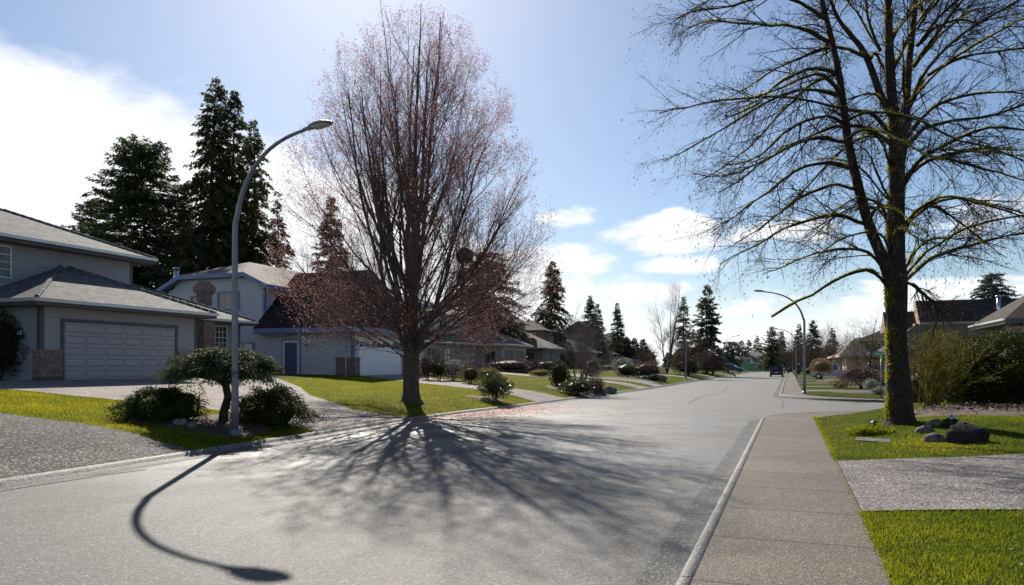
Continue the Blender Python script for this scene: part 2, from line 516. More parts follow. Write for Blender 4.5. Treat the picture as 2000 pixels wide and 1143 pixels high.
leaf_mat('leaf_yellow_bud', (0.15, 0.14, 0.014), (0.34, 0.30, 0.035), 0.4, 1.5)
leaf_mat('grass_blade', (0.045, 0.078, 0.006), (0.125, 0.140, 0.014), 0.5, 0.9, 0.55, tcol=((0.10, 0.16, 0.006), (0.36, 0.36, 0.02)), spec=0.04)
leaf_mat('grass_sunny', (0.09, 0.11, 0.006), (0.24, 0.215, 0.016), 0.5, 0.7, 0.55, tcol=((0.20, 0.23, 0.006), (0.56, 0.48, 0.02)), spec=0.03)  # brighter copy of grass_blade: backlight on the left lawns painted in
leaf_mat('grass_moss', (0.18, 0.17, 0.015), (0.36, 0.32, 0.03), 0.4, 1.0, 0.6, tcol=((0.3, 0.28, 0.02), (0.5, 0.45, 0.04)))

# ------------------------------------------------------------------ object helpers
ORG = {}


def tag(o, label=None, cat=None, group=None, kind=None):
    for k, v in (('label', label), ('category', cat), ('group', group), ('kind', kind)):
        if v:
            o[k] = v
    return o


def thing(name, label, cat, loc, group=None):
    o = bpy.data.objects.new(name, None)
    COL.objects.link(o)
    o.location = loc
    o.empty_display_size = 0.2
    ORG[o.name] = Vector(loc)
    return tag(o, label, cat, group)


def link(name, me, mats, parent=None, org=None):
    o = bpy.data.objects.new(name, me)
    COL.objects.link(o)
    for mt in (mats if isinstance(mats, (list, tuple)) else [mats]):
        me.materials.append(MATS[mt])
    if parent is not None:
        o.parent = parent
        ORG[o.name] = ORG[parent.name].copy()
    else:
        o.location = org
        ORG[o.name] = Vector(org)
    return o


def np_mesh(name, verts, faces, mats, parent=None, org=None, smooth=False, mi=None):
    """verts (N,3) world coordinates, faces (M,k) of one size"""
    v = np.asarray(verts, dtype=np.float64)
    if parent is not None:
        o0 = ORG[parent.name]
    else:
        if org is None:
            org = (float(v[:, 0].mean()), float(v[:, 1].mean()), float(v[:, 2].min()))
        o0 = Vector(org)
    v = (v - np.array(o0)).astype(np.float32)
    f = np.asarray(faces, dtype=np.int32)
    me = bpy.data.meshes.new(name)
    me.vertices.add(len(v))
    me.vertices.foreach_set('co', v.ravel())
    k = f.shape[1]
    me.loops.add(f.size)
    me.loops.foreach_set('vertex_index', f.ravel())
    me.polygons.add(len(f))
    me.polygons.foreach_set('loop_start', np.arange(0, f.size, k, dtype=np.int32))
    if smooth:
        me.polygons.foreach_set('use_smooth', np.ones(len(f), dtype=bool))
    if mi is not None:
        me.polygons.foreach_set('material_index', np.asarray(mi, dtype=np.int32))
    me.update(calc_edges=True)
    return link(name, me, mats, parent, tuple(o0))


class MB:
    """collects boxes, prisms, polygons and tubes (world coordinates) and links them as ONE mesh object"""
    def __init__(s):
        s.v, s.f, s.m, s.sm = [], [], [], []

    def poly(s, pts, m=0, sm=False):
        i = len(s.v)
        s.v += [tuple(p) for p in pts]
        s.f.append(list(range(i, i + len(pts))))
        s.m.append(m)
        s.sm.append(sm)

    def hexa(s, p, m=0):
        """p: 8 corners, bottom four then top four"""
        i = len(s.v)
        s.v += [tuple(q) for q in p]
        for f in ((0, 3, 2, 1), (4, 5, 6, 7), (0, 1, 5, 4), (1, 2, 6, 5), (2, 3, 7, 6), (3, 0, 4, 7)):
            s.f.append([i + k for k in f])
            s.m.append(m)
            s.sm.append(False)

    def box(s, x0, x1, y0, y1, z0, z1, m=0):
        s.hexa([(x0, y0, z0), (x1, y0, z0), (x1, y1, z0), (x0, y1, z0), (x0, y0, z1), (x1, y0, z1), (x1, y1, z1), (x0, y1, z1)], m)

    def fbox(s, fm, u0, u1, w0, w1, z0, z1, m=0, inset=0.0):
        a = inset
        s.hexa([fm(u0, w0, z0), fm(u1, w0, z0), fm(u1 - a, w1, z0 + a), fm(u0 + a, w1, z0 + a),
                fm(u0, w0, z1), fm(u1, w0, z1), fm(u1 - a, w1, z1 - a), fm(u0 + a, w1, z1 - a)], m)

    def tube(s, pts, rad, sides=8, m=0, cap=True):
        pts = [Vector(p) for p in pts]
        rad = rad if hasattr(rad, '__len__') else [rad] * len(pts)
        i0 = len(s.v)
        n = len(pts)
        for k, p in enumerate(pts):
            t = (pts[min(k + 1, n - 1)] - pts[max(k - 1, 0)]).normalized()
            ref = Vector((0, 1, 0)) if abs(t.y) < 0.9 else Vector((1, 0, 0))
            a = t.cross(ref).normalized()
            b = t.cross(a)
            for q in range(sides):
                an = 2 * math.pi * q / sides
                s.v.append(tuple(p + (a * math.cos(an) + b * math.sin(an)) * rad[k]))
        for k in range(n - 1):
            for q in range(sides):
                s.f.append([i0 + k * sides + q, i0 + k * sides + (q + 1) % sides, i0 + (k + 1) * sides + (q + 1) % sides, i0 + (k + 1) * sides + q])
                s.m.append(m)
                s.sm.append(True)
        if cap:
            for k in (0, n - 1):
                s.f.append([i0 + k * sides + q for q in range(sides)])
                s.m.append(m)
                s.sm.append(False)

    def build(s, name, mats, parent=None, org=None, recalc=True):
        v = s.v
        if parent is not None:
            o0 = ORG[parent.name]
        else:
            a = np.array(v)
            o0 = Vector(org) if org is not None else Vector((a[:, 0].mean(), a[:, 1].mean(), a[:, 2].min()))
        me = bpy.data.meshes.new(name)
        me.from_pydata([(p[0] - o0.x, p[1] - o0.y, p[2] - o0.z) for p in v], [], s.f)
        me.polygons.foreach_set('material_index', s.m)
        me.polygons.foreach_set('use_smooth', s.sm)
        if recalc:
            bm = bmesh.new()
            bm.from_mesh(me)
            bmesh.ops.recalc_face_normals(bm, faces=bm.faces)
            bm.to_mesh(me)
            bm.free()
        me.update()
        return link(name, me, mats, parent, tuple(o0))


def facemap(face, plane):
    if face == 'E':
        return lambda u, w, z: (plane + w, u, z)
    if face == 'W':
        return lambda u, w, z: (plane - w, u, z)
    if face == 'S':
        return lambda u, w, z: (u, plane - w, z)
    return lambda u, w, z: (u, plane + w, z)


# ------------------------------------------------------------------ lie of the land
KY = [-30, 8, 14, 19, 24, 30, 52, 130, 400]
KX = [-10.45, -10.5, -10.7, -11.0, -10.85, -10.4, -9.6, -9.5, -9.5]
PT = [-0.2, 0, 0.35, 0.7, 1.2, 2, 3, 5, 8, 11, 14, 18, 30, 70]
PZ = [0.06, 0.06, 0.11, 0.17, 0.27, 0.40, 0.49, 0.62, 0.78, 0.96, 1.14, 1.20, 1.25, 1.35]


def kx(y):
    return np.interp(y, KY, KX)


def zl(x, y):
    return np.interp(kx(y) - x, PT, PZ)


def sst(a, b, x):
    t = np.clip((np.asarray(x, float) - a) / (b - a), 0, 1)
    return t * t * (3 - 2 * t)


def zr(x, y):
    x = np.asarray(x, float)
    y = np.asarray(y, float)
    z = 0.13 + 0.02 * np.clip(x - 0.73, 0, 1)
    near = sst(13.5, 19, y) * (1 - sst(27, 30, y))
    z = z + near * (0.36 * sst(1.4, 4.5, x) + 0.10 * np.exp(-((x - 2.4) ** 2 + (y - 19.3) ** 2) / 1.6))
    z = z + 0.10 * sst(2, 9, x) * (1 - sst(10, 16, y))
    z = z + sst(40, 50, y) * 0.35 * sst(3, 16, x)
    return z


def ray_at(px, py, z):
    x = (px - 1000.0) / F
    return Vector((z * (x * CS - SN), z * (x * SN + CS), CAMH + z * (HOR - py) / F))


def hit(px, py, side='L'):
    """where the sight line through a picture point meets the land"""
    z = 4.0
    while z < 400:
        p = ray_at(px, py, z)
        g = zl(p.x, p.y) if side == 'L' else zr(p.x, p.y)
        if p.z <= g:
            return Vector((p.x, p.y, float(g)))
        z += 0.04
    return p


DRIVES = [  # along t = distance behind the left kerb: (t, y from, y to)
    ([0, 16], [2.0, 2.0], [11.05, 11.15]),
    ([0, 1.5, 5, 8, 14.5], [15.2, 15.3, 15.4, 15.4, 15.4], [20.2, 19.4, 22.0, 25.3, 31.0]),
    ([0, 5, 8, 13.2], [30.9, 33.0, 34.2, 36.5], [34.9, 35.9, 38.8, 42.2]),
    ([0, 14], [51.0, 55.0], [54.3, 59.0]),
    ([0, 6, 16], [57.2, 59.3, 67.5], [60.6, 64.2, 76.0]),
    ([0, 17], [84.0, 88.0], [88.0, 94.5]),
    ([0, 17], [103.5, 107.5], [107.5, 112.5]),
    ([0, 18], [128.0, 128.5], [132.0, 134.0]),
]
RDRIVES = [(8.7, 0.36, 13.1, 0.56, 16), (47.3, 0.03, 50.3, 0.05, 14), (57.5, 0.02, 59.4, 0.02, 14), (68.5, 0.02, 71.0, 0.02, 14), (83.0, 0.0, 86.0, 0.0, 14), (104.0, 0, 107.0, 0, 14)]
RC = 4.2


def x0r(y):
    """left edge of the near right-hand lawn: straight by the pavement, rounded at the street corner"""
    y = np.asarray(y, float)
    d = np.clip(y - (27.2 - RC), 0, RC)
    return 0.73 + RC - np.sqrt(np.maximum(RC * RC - d * d, 0))


def on_drive(x, y):
    x = np.asarray(x, float)
    y = np.asarray(y, float)
    t = kx(y) - x
    r = np.zeros(x.shape, bool)
    for T, a, b in DRIVES:
        r |= (t > -0.3) & (t < T[-1]) & (y > np.interp(t, T, a)) & (y < np.interp(t, T, b))
    for a, ka, b, kb, L in RDRIVES:
        s = x - 0.73
        r |= (s > -0.05) & (s < L) & (y > a + ka * s) & (y < b + kb * s)
    return r


def strip(name, A, B, nu, mats, zoff=0.0, zf=None, kind='structure', parent=None):
    """sheet between two polylines A and B with nu steps across, laid on the land"""
    A, B = np.array(A, float), np.array(B, float)
    n = len(A)
    V = np.zeros((n, nu + 1, 3))
    for j in range(nu + 1):
        V[:, j, :2] = (A + (B - A) * j / nu)[:, :2]
    V[..., 2] = (zf(V[..., 0], V[..., 1]) if zf else 0.0) + zoff
    idx = np.arange(n * (nu + 1)).reshape(n, nu + 1)
    q = np.stack([idx[:-1, :-1], idx[:-1, 1:], idx[1:, 1:], idx[1:, :-1]], -1).reshape(-1, 4)
    fl = V.reshape(-1, 3)
    nrm = np.cross(fl[q[0, 1]] - fl[q[0, 0]], fl[q[0, 2]] - fl[q[0, 0]])
    if nrm[2] < 0:
        q = q[:, ::-1]
    o = np_mesh(name, fl, q, mats, parent, smooth=True)
    if kind:
        o['kind'] = kind
    return o


def build_land():
    g = np.array([(-3000, -3000, -0.4), (3000, -3000, -0.4), (3000, 3000, -0.4), (-3000, 3000, -0.4)], float)
    tag(np_mesh('ground', g, [(0, 1, 2, 3)], 'ground_far'), kind='structure')
    ys = np.arange(-30, 216, 6.0)
    strip('road', [(-11.7, y) for y in ys], [(34, y) for y in ys], 8, 'asphalt')
    # left bank: every column sits at a knee of the slope so that sheets laid on it stay proud
    ys = np.unique(np.concatenate([np.arange(-30, 60, 0.5), np.arange(60, 216, 2.0)]))
    T = np.array([0.06, 0.35, 0.7, 1.2, 2, 3, 5, 8, 11, 14, 18, 30, 70])
    X = kx(ys)[:, None] - T[None, :]
    Y = np.repeat(ys[:, None], len(T), 1)
    V = np.stack([X, Y, zl(X, Y)], -1)
    idx = np.arange(X.size).reshape(X.shape)
    q = np.stack([idx[:-1, 1:], idx[:-1, :-1], idx[1:, :-1], idx[1:, 1:]], -1).reshape(-1, 4)
    tag(np_mesh('lawn', V.reshape(-1, 3), q, 'lawn_mossy_sunny', smooth=True), kind='structure')
    # left driveways
    for i, (TT, a, b) in enumerate(DRIVES):
        ts = np.unique(np.concatenate([[-0.0], T[T < TT[-1]], TT]))
        ts = ts[ts >= 0]
        ya, yb = np.interp(ts, TT, a), np.interp(ts, TT, b)
        n = 24
        V = []
        for t_, u, w in zip(ts, ya, yb):
            yy = np.linspace(u, w, n)
            V.append(np.stack([kx(yy) - t_, yy, np.interp(t_, PT, PZ) + 0.022 + 0 * yy], -1))
        V = np.array(V)
        idx = np.arange(V.shape[0] * n).reshape(V.shape[0], n)
        q = np.stack([idx[1:, :-1], idx[:-1, :-1], idx[:-1, 1:], idx[1:, 1:]], -1).reshape(-1, 4)
        mt = ['drive_pebbles_dark', 'drive_pebbles_pink', 'drive_pebbles_pink', 'drive_pebbles', 'drive_pebbles', 'drive_pebbles', 'drive_pebbles', 'drive_pebbles'][i]
        tag(np_mesh('driveway', V.reshape(-1, 3), q[:, ::-1], mt, smooth=True), kind='structure')
    # left kerb: pale gutter pan and a low rolled kerb
    ys = np.unique(np.concatenate([np.arange(-30, 60, 1.0), np.arange(60, 216, 3.0)]))

    def sweep_line(name, line, prof, mat):
        L = np.array(line, float)
        d = np.gradient(L, axis=0)
        d /= np.linalg.norm(d, axis=1)[:, None]
        nrm = np.stack([-d[:, 1], d[:, 0]], -1)          # to the left of travel
        V = np.zeros((len(L), len(prof), 3))
        for j, (o, z) in enumerate(prof):
            V[:, j, :2] = L + nrm * o
            V[:, j, 2] = z
        n = len(prof)
        idx = np.arange(len(L) * n).reshape(len(L), n)
        q = np.stack([idx[:-1, :-1], idx[1:, :-1], idx[1:, 1:], idx[:-1, 1:]], -1).reshape(-1, 4)
        f = V.reshape(-1, 3)
        if np.cross(f[q[0, 1]] - f[q[0, 0]], f[q[0, 2]] - f[q[0, 0]])[2] < 0:
            q = q[:, ::-1]
        return tag(np_mesh(name, f, q, mat), kind='structure')

    line = [(float(kx(y)), y) for y in ys]
    sweep_line('gutter', line, [(-0.46, 0.005), (-0.20, 0.008), (-0.10, 0.018)], 'gutter_concrete')
    sweep_line('kerb', line, [(-0.10, 0.016), (-0.05, 0.06), (-0.01, 0.085), (0.09, 0.088), (0.11, 0.04)], 'kerb_concrete')

    # ---------------- right side, near block: kerb line with its rounded corner
    a = np.linspace(0, math.pi / 2, 14)
    near = [(-0.79, y) for y in np.arange(-30, 23.0, 1.0)] + [(-0.79 + 5.2 * (1 - math.cos(t)), 23.2 + 5.2 * math.sin(t)) for t in a] + [(x, 28.4) for x in (6, 8, 12, 20, 34)]
    far = [(34, 37.3), (20, 37.3), (12, 37.3), (8, 37.3)] + [(5.4 - 5.9 * math.sin(t), 37.3 + 6.4 * (1 - math.cos(t))) for t in a] + [(-0.5, y) for y in np.arange(45, 216, 2.0)]
    for nm in (near, far):
        sweep_line('gutter', nm, [(0.34, 0.004), (0.12, 0.010), (0.0, 0.022)], 'gutter_concrete')
        sweep_line('kerb', nm, [(0.0, 0.02), (-0.015, 0.112), (-0.035, 0.124), (-0.12, 0.129), (-0.123, 0.05)], 'kerb_concrete')
    # pavements (sidewalk) between kerb and lawn
    inn = []
    out = []
    for (x, y) in near:
        if x < -0.78 and y < 22.5:
            out.append((x + 0.123, y))
            inn.append((0.73, y))
    for t in a:
        out.append((-0.79 + 5.2 * (1 - math.cos(t)) + 0.123 * math.cos(t), 23.2 + 5.2 * math.sin(t) - 0.123 * math.sin(t)))
        inn.append((0.73 + RC * (1 - math.cos(t)), 27.2 - RC + RC * math.sin(t)))
    out += [(x, 28.277) for x in (8, 20, 34)]
    inn += [(x, 27.2) for x in (8, 20, 34)]
    strip('sidewalk', out, inn, 4, 'walk_concrete', 0.124)
    out, inn = [], []
    out += [(34, 37.45), (20, 37.45), (12, 37.45)]
    inn += [(34, 38.6), (20, 38.6), (12, 38.6)]
    for t in a:
        out.append((5.4 - 5.75 * math.sin(t), 37.45 + 6.2 * (1 - math.cos(t))))
        inn.append((5.4 - 4.65 * math.sin(t), 38.6 + 5.2 * (1 - math.cos(t))))
    ys2 = np.arange(45.5, 216, 3.0)
    out += [(-0.35, y) for y in ys2]
    inn += [(0.75, y) for y in ys2]
    strip('sidewalk', out, inn, 4, 'walk_concrete', 0.124)
    # right lawns
    ys = np.arange(-30, 27.21, 0.3)
    A = [(float(x0r(y)), y) for y in ys]
    B = [(34, y) for y in ys]
    us = np.concatenate([np.linspace(0, 8, 33), np.linspace(9, 33, 9)])
    V = np.array([[(x0 + (34 - x0) * u / 33.0, y, 0) for u in us] for (x0, y) in A])
    V[..., 2] = zr(V[..., 0], V[..., 1])
    # drop the land a little under the drive so that its sheet never shows through
    idx = np.arange(V.shape[0] * len(us)).reshape(V.shape[0], len(us))
    q = np.stack([idx[:-1, :-1], idx[:-1, 1:], idx[1:, 1:], idx[1:, :-1]], -1).reshape(-1, 4)
    tag(np_mesh('lawn', V.reshape(-1, 3), q, 'lawn', smooth=True), kind='structure')
    Ax = [(5.4 - 4.65 * math.sin(t), 38.6 + 5.2 * (1 - math.cos(t))) for t in a] + [(0.75, y) for y in np.arange(44.5, 216, 2.0)]
    us = np.concatenate([np.linspace(0, 16, 17), np.linspace(18, 50, 8)])
    V = np.array([[(x0 + u, y, 0) for u in us] for (x0, y) in Ax])
    V[..., 2] = zr(V[..., 0], V[..., 1])
    idx = np.arange(V.shape[0] * len(us)).reshape(V.shape[0], len(us))
    q = np.stack([idx[:-1, :-1], idx[:-1, 1:], idx[1:, 1:], idx[1:, :-1]], -1).reshape(-1, 4)
    tag(np_mesh('lawn', V.reshape(-1, 3), q, 'lawn', smooth=True), kind='structure')
    for i, (ya, ka, yb, kb, L) in enumerate(RDRIVES):
        s = np.linspace(0.0, L, 40)
        strip('driveway', [(0.73 + u, ya + ka * u) for u in s], [(0.73 + u, yb + kb * u) for u in s], 10,
              'drive_pebbles_grey' if i == 0 else 'walk_concrete', 0.016, zr)
    # beds of bark mulch
    def bed(cx, cy, rx, ry, zf, seed, h=0.10):
        rr = np.linspace(0, 1, 7)
        th = np.linspace(0, 2 * math.pi, 33)[:-1]
        rng = np.random.default_rng(seed)
        w = 1 + 0.12 * np.sin(3 * th + rng.uniform(0, 6)) + 0.07 * np.sin(7 * th + rng.uniform(0, 6))
        V = [(cx, cy, float(zf(cx, cy)) + h)]
        for r in rr[1:]:
            for t, k in zip(th, w):
                x, y = cx + rx * r * k * math.cos(t), cy + ry * r * k * math.sin(t)
                V.append((x, y, float(zf(x, y)) + h * (1 - r ** 3) + 0.004 - 0.02 * (r > 0.99)))
        Fq = []
        n = len(th)
        for j in range(n):
            Fq.append((0, 1 + j, 1 + (j + 1) % n, 1 + (j + 1) % n))
        mb = MB()
        mb.v = V
        for j in range(n):
            mb.f.append([0, 1 + j, 1 + (j + 1) % n])
        for k in range(len(rr) - 2):
            for j in range(n):
                mb.f.append([1 + k * n + j, 1 + (k + 1) * n + j, 1 + (k + 1) * n + (j + 1) % n, 1 + k * n + (j + 1) % n])
        mb.m = [0] * len(mb.f)
        mb.sm = [True] * len(mb.f)
        tag(mb.build('mulch_bed', 'mulch', recalc=False), kind='structure')
    bed(-12.6, 13.6, 1.5, 1.6, zl, 1, 0.05)
    bed(5.9, 22.6, 3.2, 2.3, zr, 2, 0.10)
    bed(10.0, 22.5, 4.2, 2.6, zr, 6, 0.10)
    bed(4.2, 47.0, 2.0, 1.6, zr, 3, 0.12)
    bed(4.0, 78.0, 1.5, 1.6, zr, 4, 0.2)
    p = hit(1150, 768)
    bed(p.x - 0.9, p.y + 0.4, 1.6, 2.4, zl, 5, 0.10)
    p = hit(975, 786)
    bed(p.x - 0.6, p.y + 0.1, 0.9, 0.8, zl, 7, 0.05)
    p = hit(1268, 746)
    bed(p.x - 2.4, p.y + 0.5, 3.0, 2.0, zl, 8, 0.10)


build_land()


def scatter(name, P, size, mat, rng, flat=0.25, kind='stuff', label=None, cat=None):
    """small flat chips lying about, one object"""
    n = len(P)
    a = rng.uniform(0, 2 * math.pi, n)
    s = size * rng.uniform(0.5, 1.4, n)
    u = np.stack([np.cos(a), np.sin(a), rng.uniform(-flat, flat, n)], -1) * s[:, None]
    w = np.stack([-np.sin(a), np.cos(a), rng.uniform(-flat, flat, n)], -1) * (s * 0.6)[:, None]
    V = np.stack([P - u, P - w, P + u, P + w], 1).reshape(-1, 3)
    q = np.arange(4 * n).reshape(n, 4)
    return tag(np_mesh(name, V, q, mat), label, cat, None, kind)


def blades(name, P, h, w, mat, rng, label, lean=0.9):
    n = len(P)
    a = rng.uniform(0, 2 * math.pi, n)
    b = rng.uniform(0, 2 * math.pi, n)
    cl = np.sin(P[:, 0] * 3.1 + 1.7 * np.sin(P[:, 1] * 2.3)) * np.sin(P[:, 1] * 2.7 + 1.3 * np.sin(P[:, 0] * 4.1)) + 0.6 * np.sin(P[:, 0] * 11 + 3 * np.sin(P[:, 1] * 7)) * np.sin(P[:, 1] * 13)
    hh = h * rng.uniform(0.4, 1.3, n) * np.clip(0.9 + 0.28 * cl, 0.4, 1.5)
    ww = w * rng.uniform(0.7, 1.3, n)
    side = np.stack([np.cos(a), np.sin(a), 0 * a], -1) * ww[:, None]
    ln = rng.uniform(0.05, lean, n) * hh
    tip = np.stack([np.cos(b) * ln, np.sin(b) * ln, hh], -1)
    V = np.stack([P - side, P + side, P + tip], 1).reshape(-1, 3)
    return tag(np_mesh(name, V, np.arange(3 * n).reshape(n, 3), mat), label, 'grass', None, 'stuff')


def build_grass():
    rng = np.random.default_rng(5)
    P = []
    # near right lawns
    for (xa, xb, ya, yb, dens) in ((0.70, 5.0, 4.2, 10.5, 3800), (0.70, 8.0, 12.5, 20.0, 1200), (0.70, 9.0, 20.0, 27.3, 520), (0.7, 5.5, 38.0, 66.0, 60)):
        n = int((xb - xa) * (yb - ya) * dens)
        x, y = rng.uniform(xa, xb, n), rng.uniform(ya, yb, n)
        k = ~on_drive(x, y)
        if yb < 28:
            k &= x > x0r(y) - 0.03 + 0.02 * np.sin(y * 7)
        else:
            k &= x > 0.75
            k &= (y > 44.5) | (np.hypot((x - 5.4) / 4.65, (y - 43.8) / 5.2) < 1.0)
        x, y = x[k], y[k]
        P.append(np.stack([x, y, zr(x, y) - 0.005], -1))
    P = np.concatenate(P)
    blades('grass', P, 0.040, 0.0042, 'grass_blade', rng, 'short green grass by the right-hand pavement')
    # mossy pale mat around the stones
    n = 3000
    x = 2.75 + rng.normal(0, 0.45, n)
    y = 16.0 + rng.normal(0, 0.55, n)
    k = (x > 1.6) & ~on_drive(x, y - 0.15)
    x, y = x[k], y[k]
    blades('moss', np.stack([x, y, zr(x, y) - 0.004], -1), 0.035, 0.010, 'grass_moss', rng, 'yellow moss spreading round the stones under the mossy tree', 0.9)['category'] = 'moss'
    P = []
    for (ta, tb, ya, yb, dens) in ((0.1, 14, 10.9, 15.6, 900), (0.1, 12.5, 19.0, 36.0, 420), (0.1, 14, 34.5, 56, 110), (0.1, 14, 56, 90, 40)):
        n = int((tb - ta) * (yb - ya) * dens)
        t, y = rng.uniform(ta, tb, n), rng.uniform(ya, yb, n)
        x = kx(y) - t
        k = ~on_drive(x, y)
        x, y = x[k], y[k]
        P.append(np.stack([x, y, zl(x, y) - 0.005], -1))
    P = np.concatenate(P)
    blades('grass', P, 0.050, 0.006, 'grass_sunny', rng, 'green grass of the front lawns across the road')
    # ragged fringe of grass and moss growing over the edges of pavement and drives
    P = []
    y = rng.uniform(4.5, 24, 5200)
    x = 0.73 + rng.normal(0, 0.022, len(y))
    k = ~on_drive(x + 0.06, y)
    P.append(np.stack([x[k], y[k], 0.122 + 0 * x[k]], -1))
    for T, a, b in DRIVES[:3]:
        for e in (a, b):
            t = rng.uniform(0.1, T[-1], 2600)
            y = np.interp(t, T, e) + rng.normal(0, 0.03, len(t))
            x = kx(y) - t
            P.append(np.stack([x, y, zl(x, y) + 0.005], -1))
    y = rng.uniform(-2, 32, 3800)
    x = kx(y) - 0.10 + rng.normal(0, 0.02, len(y))
    P.append(np.stack([x, y, 0.075 + 0 * x], -1))
    blades('edge_grass', np.concatenate(P), 0.05, 0.006, 'grass_blade', rng, 'ragged grass creeping over the edges of paving', 1.2)
    # straw-coloured litter along the pavement edge
    y = rng.uniform(4.5, 24, 900)
    x = 0.72 + rng.normal(0, 0.03, len(y))
    scatter('leaf_litter', np.stack([x, y, 0.132 + 0 * x], -1), 0.014, 'straw', rng, label='straw coloured litter along the pavement edge', cat='litter')
    n = 420
    x, y = rng.uniform(0.75, 5.5, n), rng.uniform(4.5, 27, n)
    k = ~on_drive(x, y)
    scatter('leaf_litter', np.stack([x[k], y[k], zr(x[k], y[k]) + 0.028], -1), 0.020, 'straw', rng, 0.5, label='dead leaves strewn over the right-hand lawns', cat='litter')
    # fallen maple blossom in the gutter and on the road
    n = 9000
    y = 25.0 + rng.normal(0, 2.6, n)
    o = np.abs(rng.normal(0, 1.15, n)) + 0.06
    x = kx(y) + o
    scatter('fallen_blossom', np.stack([x, y, 0.016 + 0 * x], -1), 0.030, 'petal_red', rng, label='red maple blossom fallen on the road by the kerb', cat='blossom')
    # bark chips
    P = []
    for cx, cy, r, n in ((5.9, 22.6, 2.4, 2600), (9.6, 22.4, 3.0, 1800)):
        x, y = cx + rng.normal(0, r * 0.5, n), cy + rng.normal(0, r * 0.33, n)
        P.append(np.stack([x, y, zr(x, y) + 0.09 + rng.uniform(0, 0.03, n)], -1))
    scatter('bark_chips', np.concatenate(P), 0.055, 'mulch_chip', rng, 0.5, label='bark chips and dead leaves under the hedge', cat='mulch')


build_grass()

# ------------------------------------------------------------------ houses
def roof_into(mb, x0, x1, y0, y1, ze, pitch, axis, i0, i1, th=0.22):
    """solid roof: slopes (slot 0), gable walls (slot 1), fascia and soffit (slot 2); i0/i1 = how far the ridge ends stand in"""
    if axis == 'X':
        h = (y1 - y0) / 2 * pitch
        ym = (y0 + y1) / 2
        r0, r1 = (x0 + i0, ym, ze + h), (x1 - i1, ym, ze + h)
        A, B, C_, D = (x0, y0, ze), (x1, y0, ze), (x1, y1, ze), (x0, y1, ze)
    else:
        h = (x1 - x0) / 2 * pitch
        xm = (x0 + x1) / 2
        r0, r1 = (xm, y0 + i0, ze + h), (xm, y1 - i1, ze + h)
        A, B, C_, D = (x1, y0, ze), (x1, y1, ze), (x0, y1, ze), (x0, y0, ze)
    lo = lambda p: (p[0], p[1], ze - th)
    mb.poly([A, B, r1, r0], 0)
    mb.poly([C_, D, r0, r1], 0)
    mb.poly([D, A, r0], 0 if i0 > 0.3 else 1)
    mb.poly([B, C_, r1], 0 if i1 > 0.3 else 1)
    for p, q in ((A, B), (B, C_), (C_, D), (D, A)):
        mb.poly([lo(p), lo(q), q, p], 2)
    mb.poly([lo(A), lo(B), lo(C_), lo(D)], 2)
    return h


def add_roof(parent, x0, x1, y0, y1, ze, pitch, axis, i0, i1, mats, th=0.22, gutters='E', caps=True):
    mb = MB()
    h = roof_into(mb, x0, x1, y0, y1, ze, pitch, axis, i0, i1, th)
    o = mb.build('roof', mats, parent)
    # ridge and hip caps
    if caps:
        c = MB()
        if axis == 'X':
            ym = (y0 + y1) / 2
            r0, r1 = Vector((x0 + i0, ym, ze + h)), Vector((x1 - i1, ym, ze + h))
            cs0, cs1 = [Vector((x0, y0, ze)), Vector((x0, y1, ze))], [Vector((x1, y0, ze)), Vector((x1, y1, ze))]
        else:
            xm = (x0 + x1) / 2
            r0, r1 = Vector((xm, y0 + i0, ze + h)), Vector((xm, y1 - i1, ze + h))
            cs0, cs1 = [Vector((x0, y0, ze)), Vector((x1, y0, ze))], [Vector((x0, y1, ze)), Vector((x1, y1, ze))]
        segs = [(r0, r1)] if (r1 - r0).length > 0.4 else []
        if i0 > 0.3:
            segs += [(r0, p) for p in cs0]
        if i1 > 0.3:
            segs += [(r1, p) for p in cs1]
        for a, b in segs:
            n = max(2, int((b - a).length / 0.32))
            for k in range(n):
                p, q = a.lerp(b, k / n), a.lerp(b, (k + 0.92) / n)
                c.tube([p + Vector((0, 0, 0.01)), q + Vector((0, 0, -0.012))], [0.085, 0.095], 6)
        if segs:
            c.build('ridge_cap', mats[0], o)
    g = MB()
    for ch in gutters:
        if ch == 'E':
            g.box(x1 + 0.004, x1 + 0.11, y0 - 0.02, y1 + 0.02, ze - 0.12, ze + 0.005)
        if ch == 'W':
            g.box(x0 - 0.11, x0 - 0.004, y0 - 0.02, y1 + 0.02, ze - 0.12, ze + 0.005)
        if ch == 'S':
            g.box(x0 - 0.02, x1 + 0.02, y0 - 0.11, y0 - 0.004, ze - 0.12, ze + 0.005)
    if gutters:
        g.build('roof_gutter', 'gutter_metal', o)
    return o


def add_window(parent, face, plane, u0, u1, z0, z1, frame='trim_white', nx=2, nz=1, fw=0.07, muntin=0.022, sash=None):
    fm = facemap(face, plane)
    mb = MB()
    mb.fbox(fm, u0 - fw, u1 + fw, 0.002, 0.05, z1, z1 + fw)
    mb.fbox(fm, u0 - fw, u1 + fw, 0.002, 0.065, z0 - fw, z0)
    mb.fbox(fm, u0 - fw, u0, 0.003, 0.048, z0, z1)
    mb.fbox(fm, u1, u1 + fw, 0.003, 0.048, z0, z1)
    for k in range(1, nx):
        u = u0 + (u1 - u0) * k / nx
        mb.fbox(fm, u - muntin, u + muntin, 0.013, 0.036, z0, z1, 1)
    for k in range(1, nz):
        z = z0 + (z1 - z0) * k / nz
        mb.fbox(fm, u0, u1, 0.013, 0.033, z - muntin, z + muntin, 1)
    o = mb.build('window', [frame, sash or frame], parent)
    p = MB()
    p.fbox(fm, u0 + 0.001, u1 - 0.001, 0.001, 0.012, z0 + 0.001, z1 - 0.001)
    p.build('pane', 'window_glass', o)
    return o


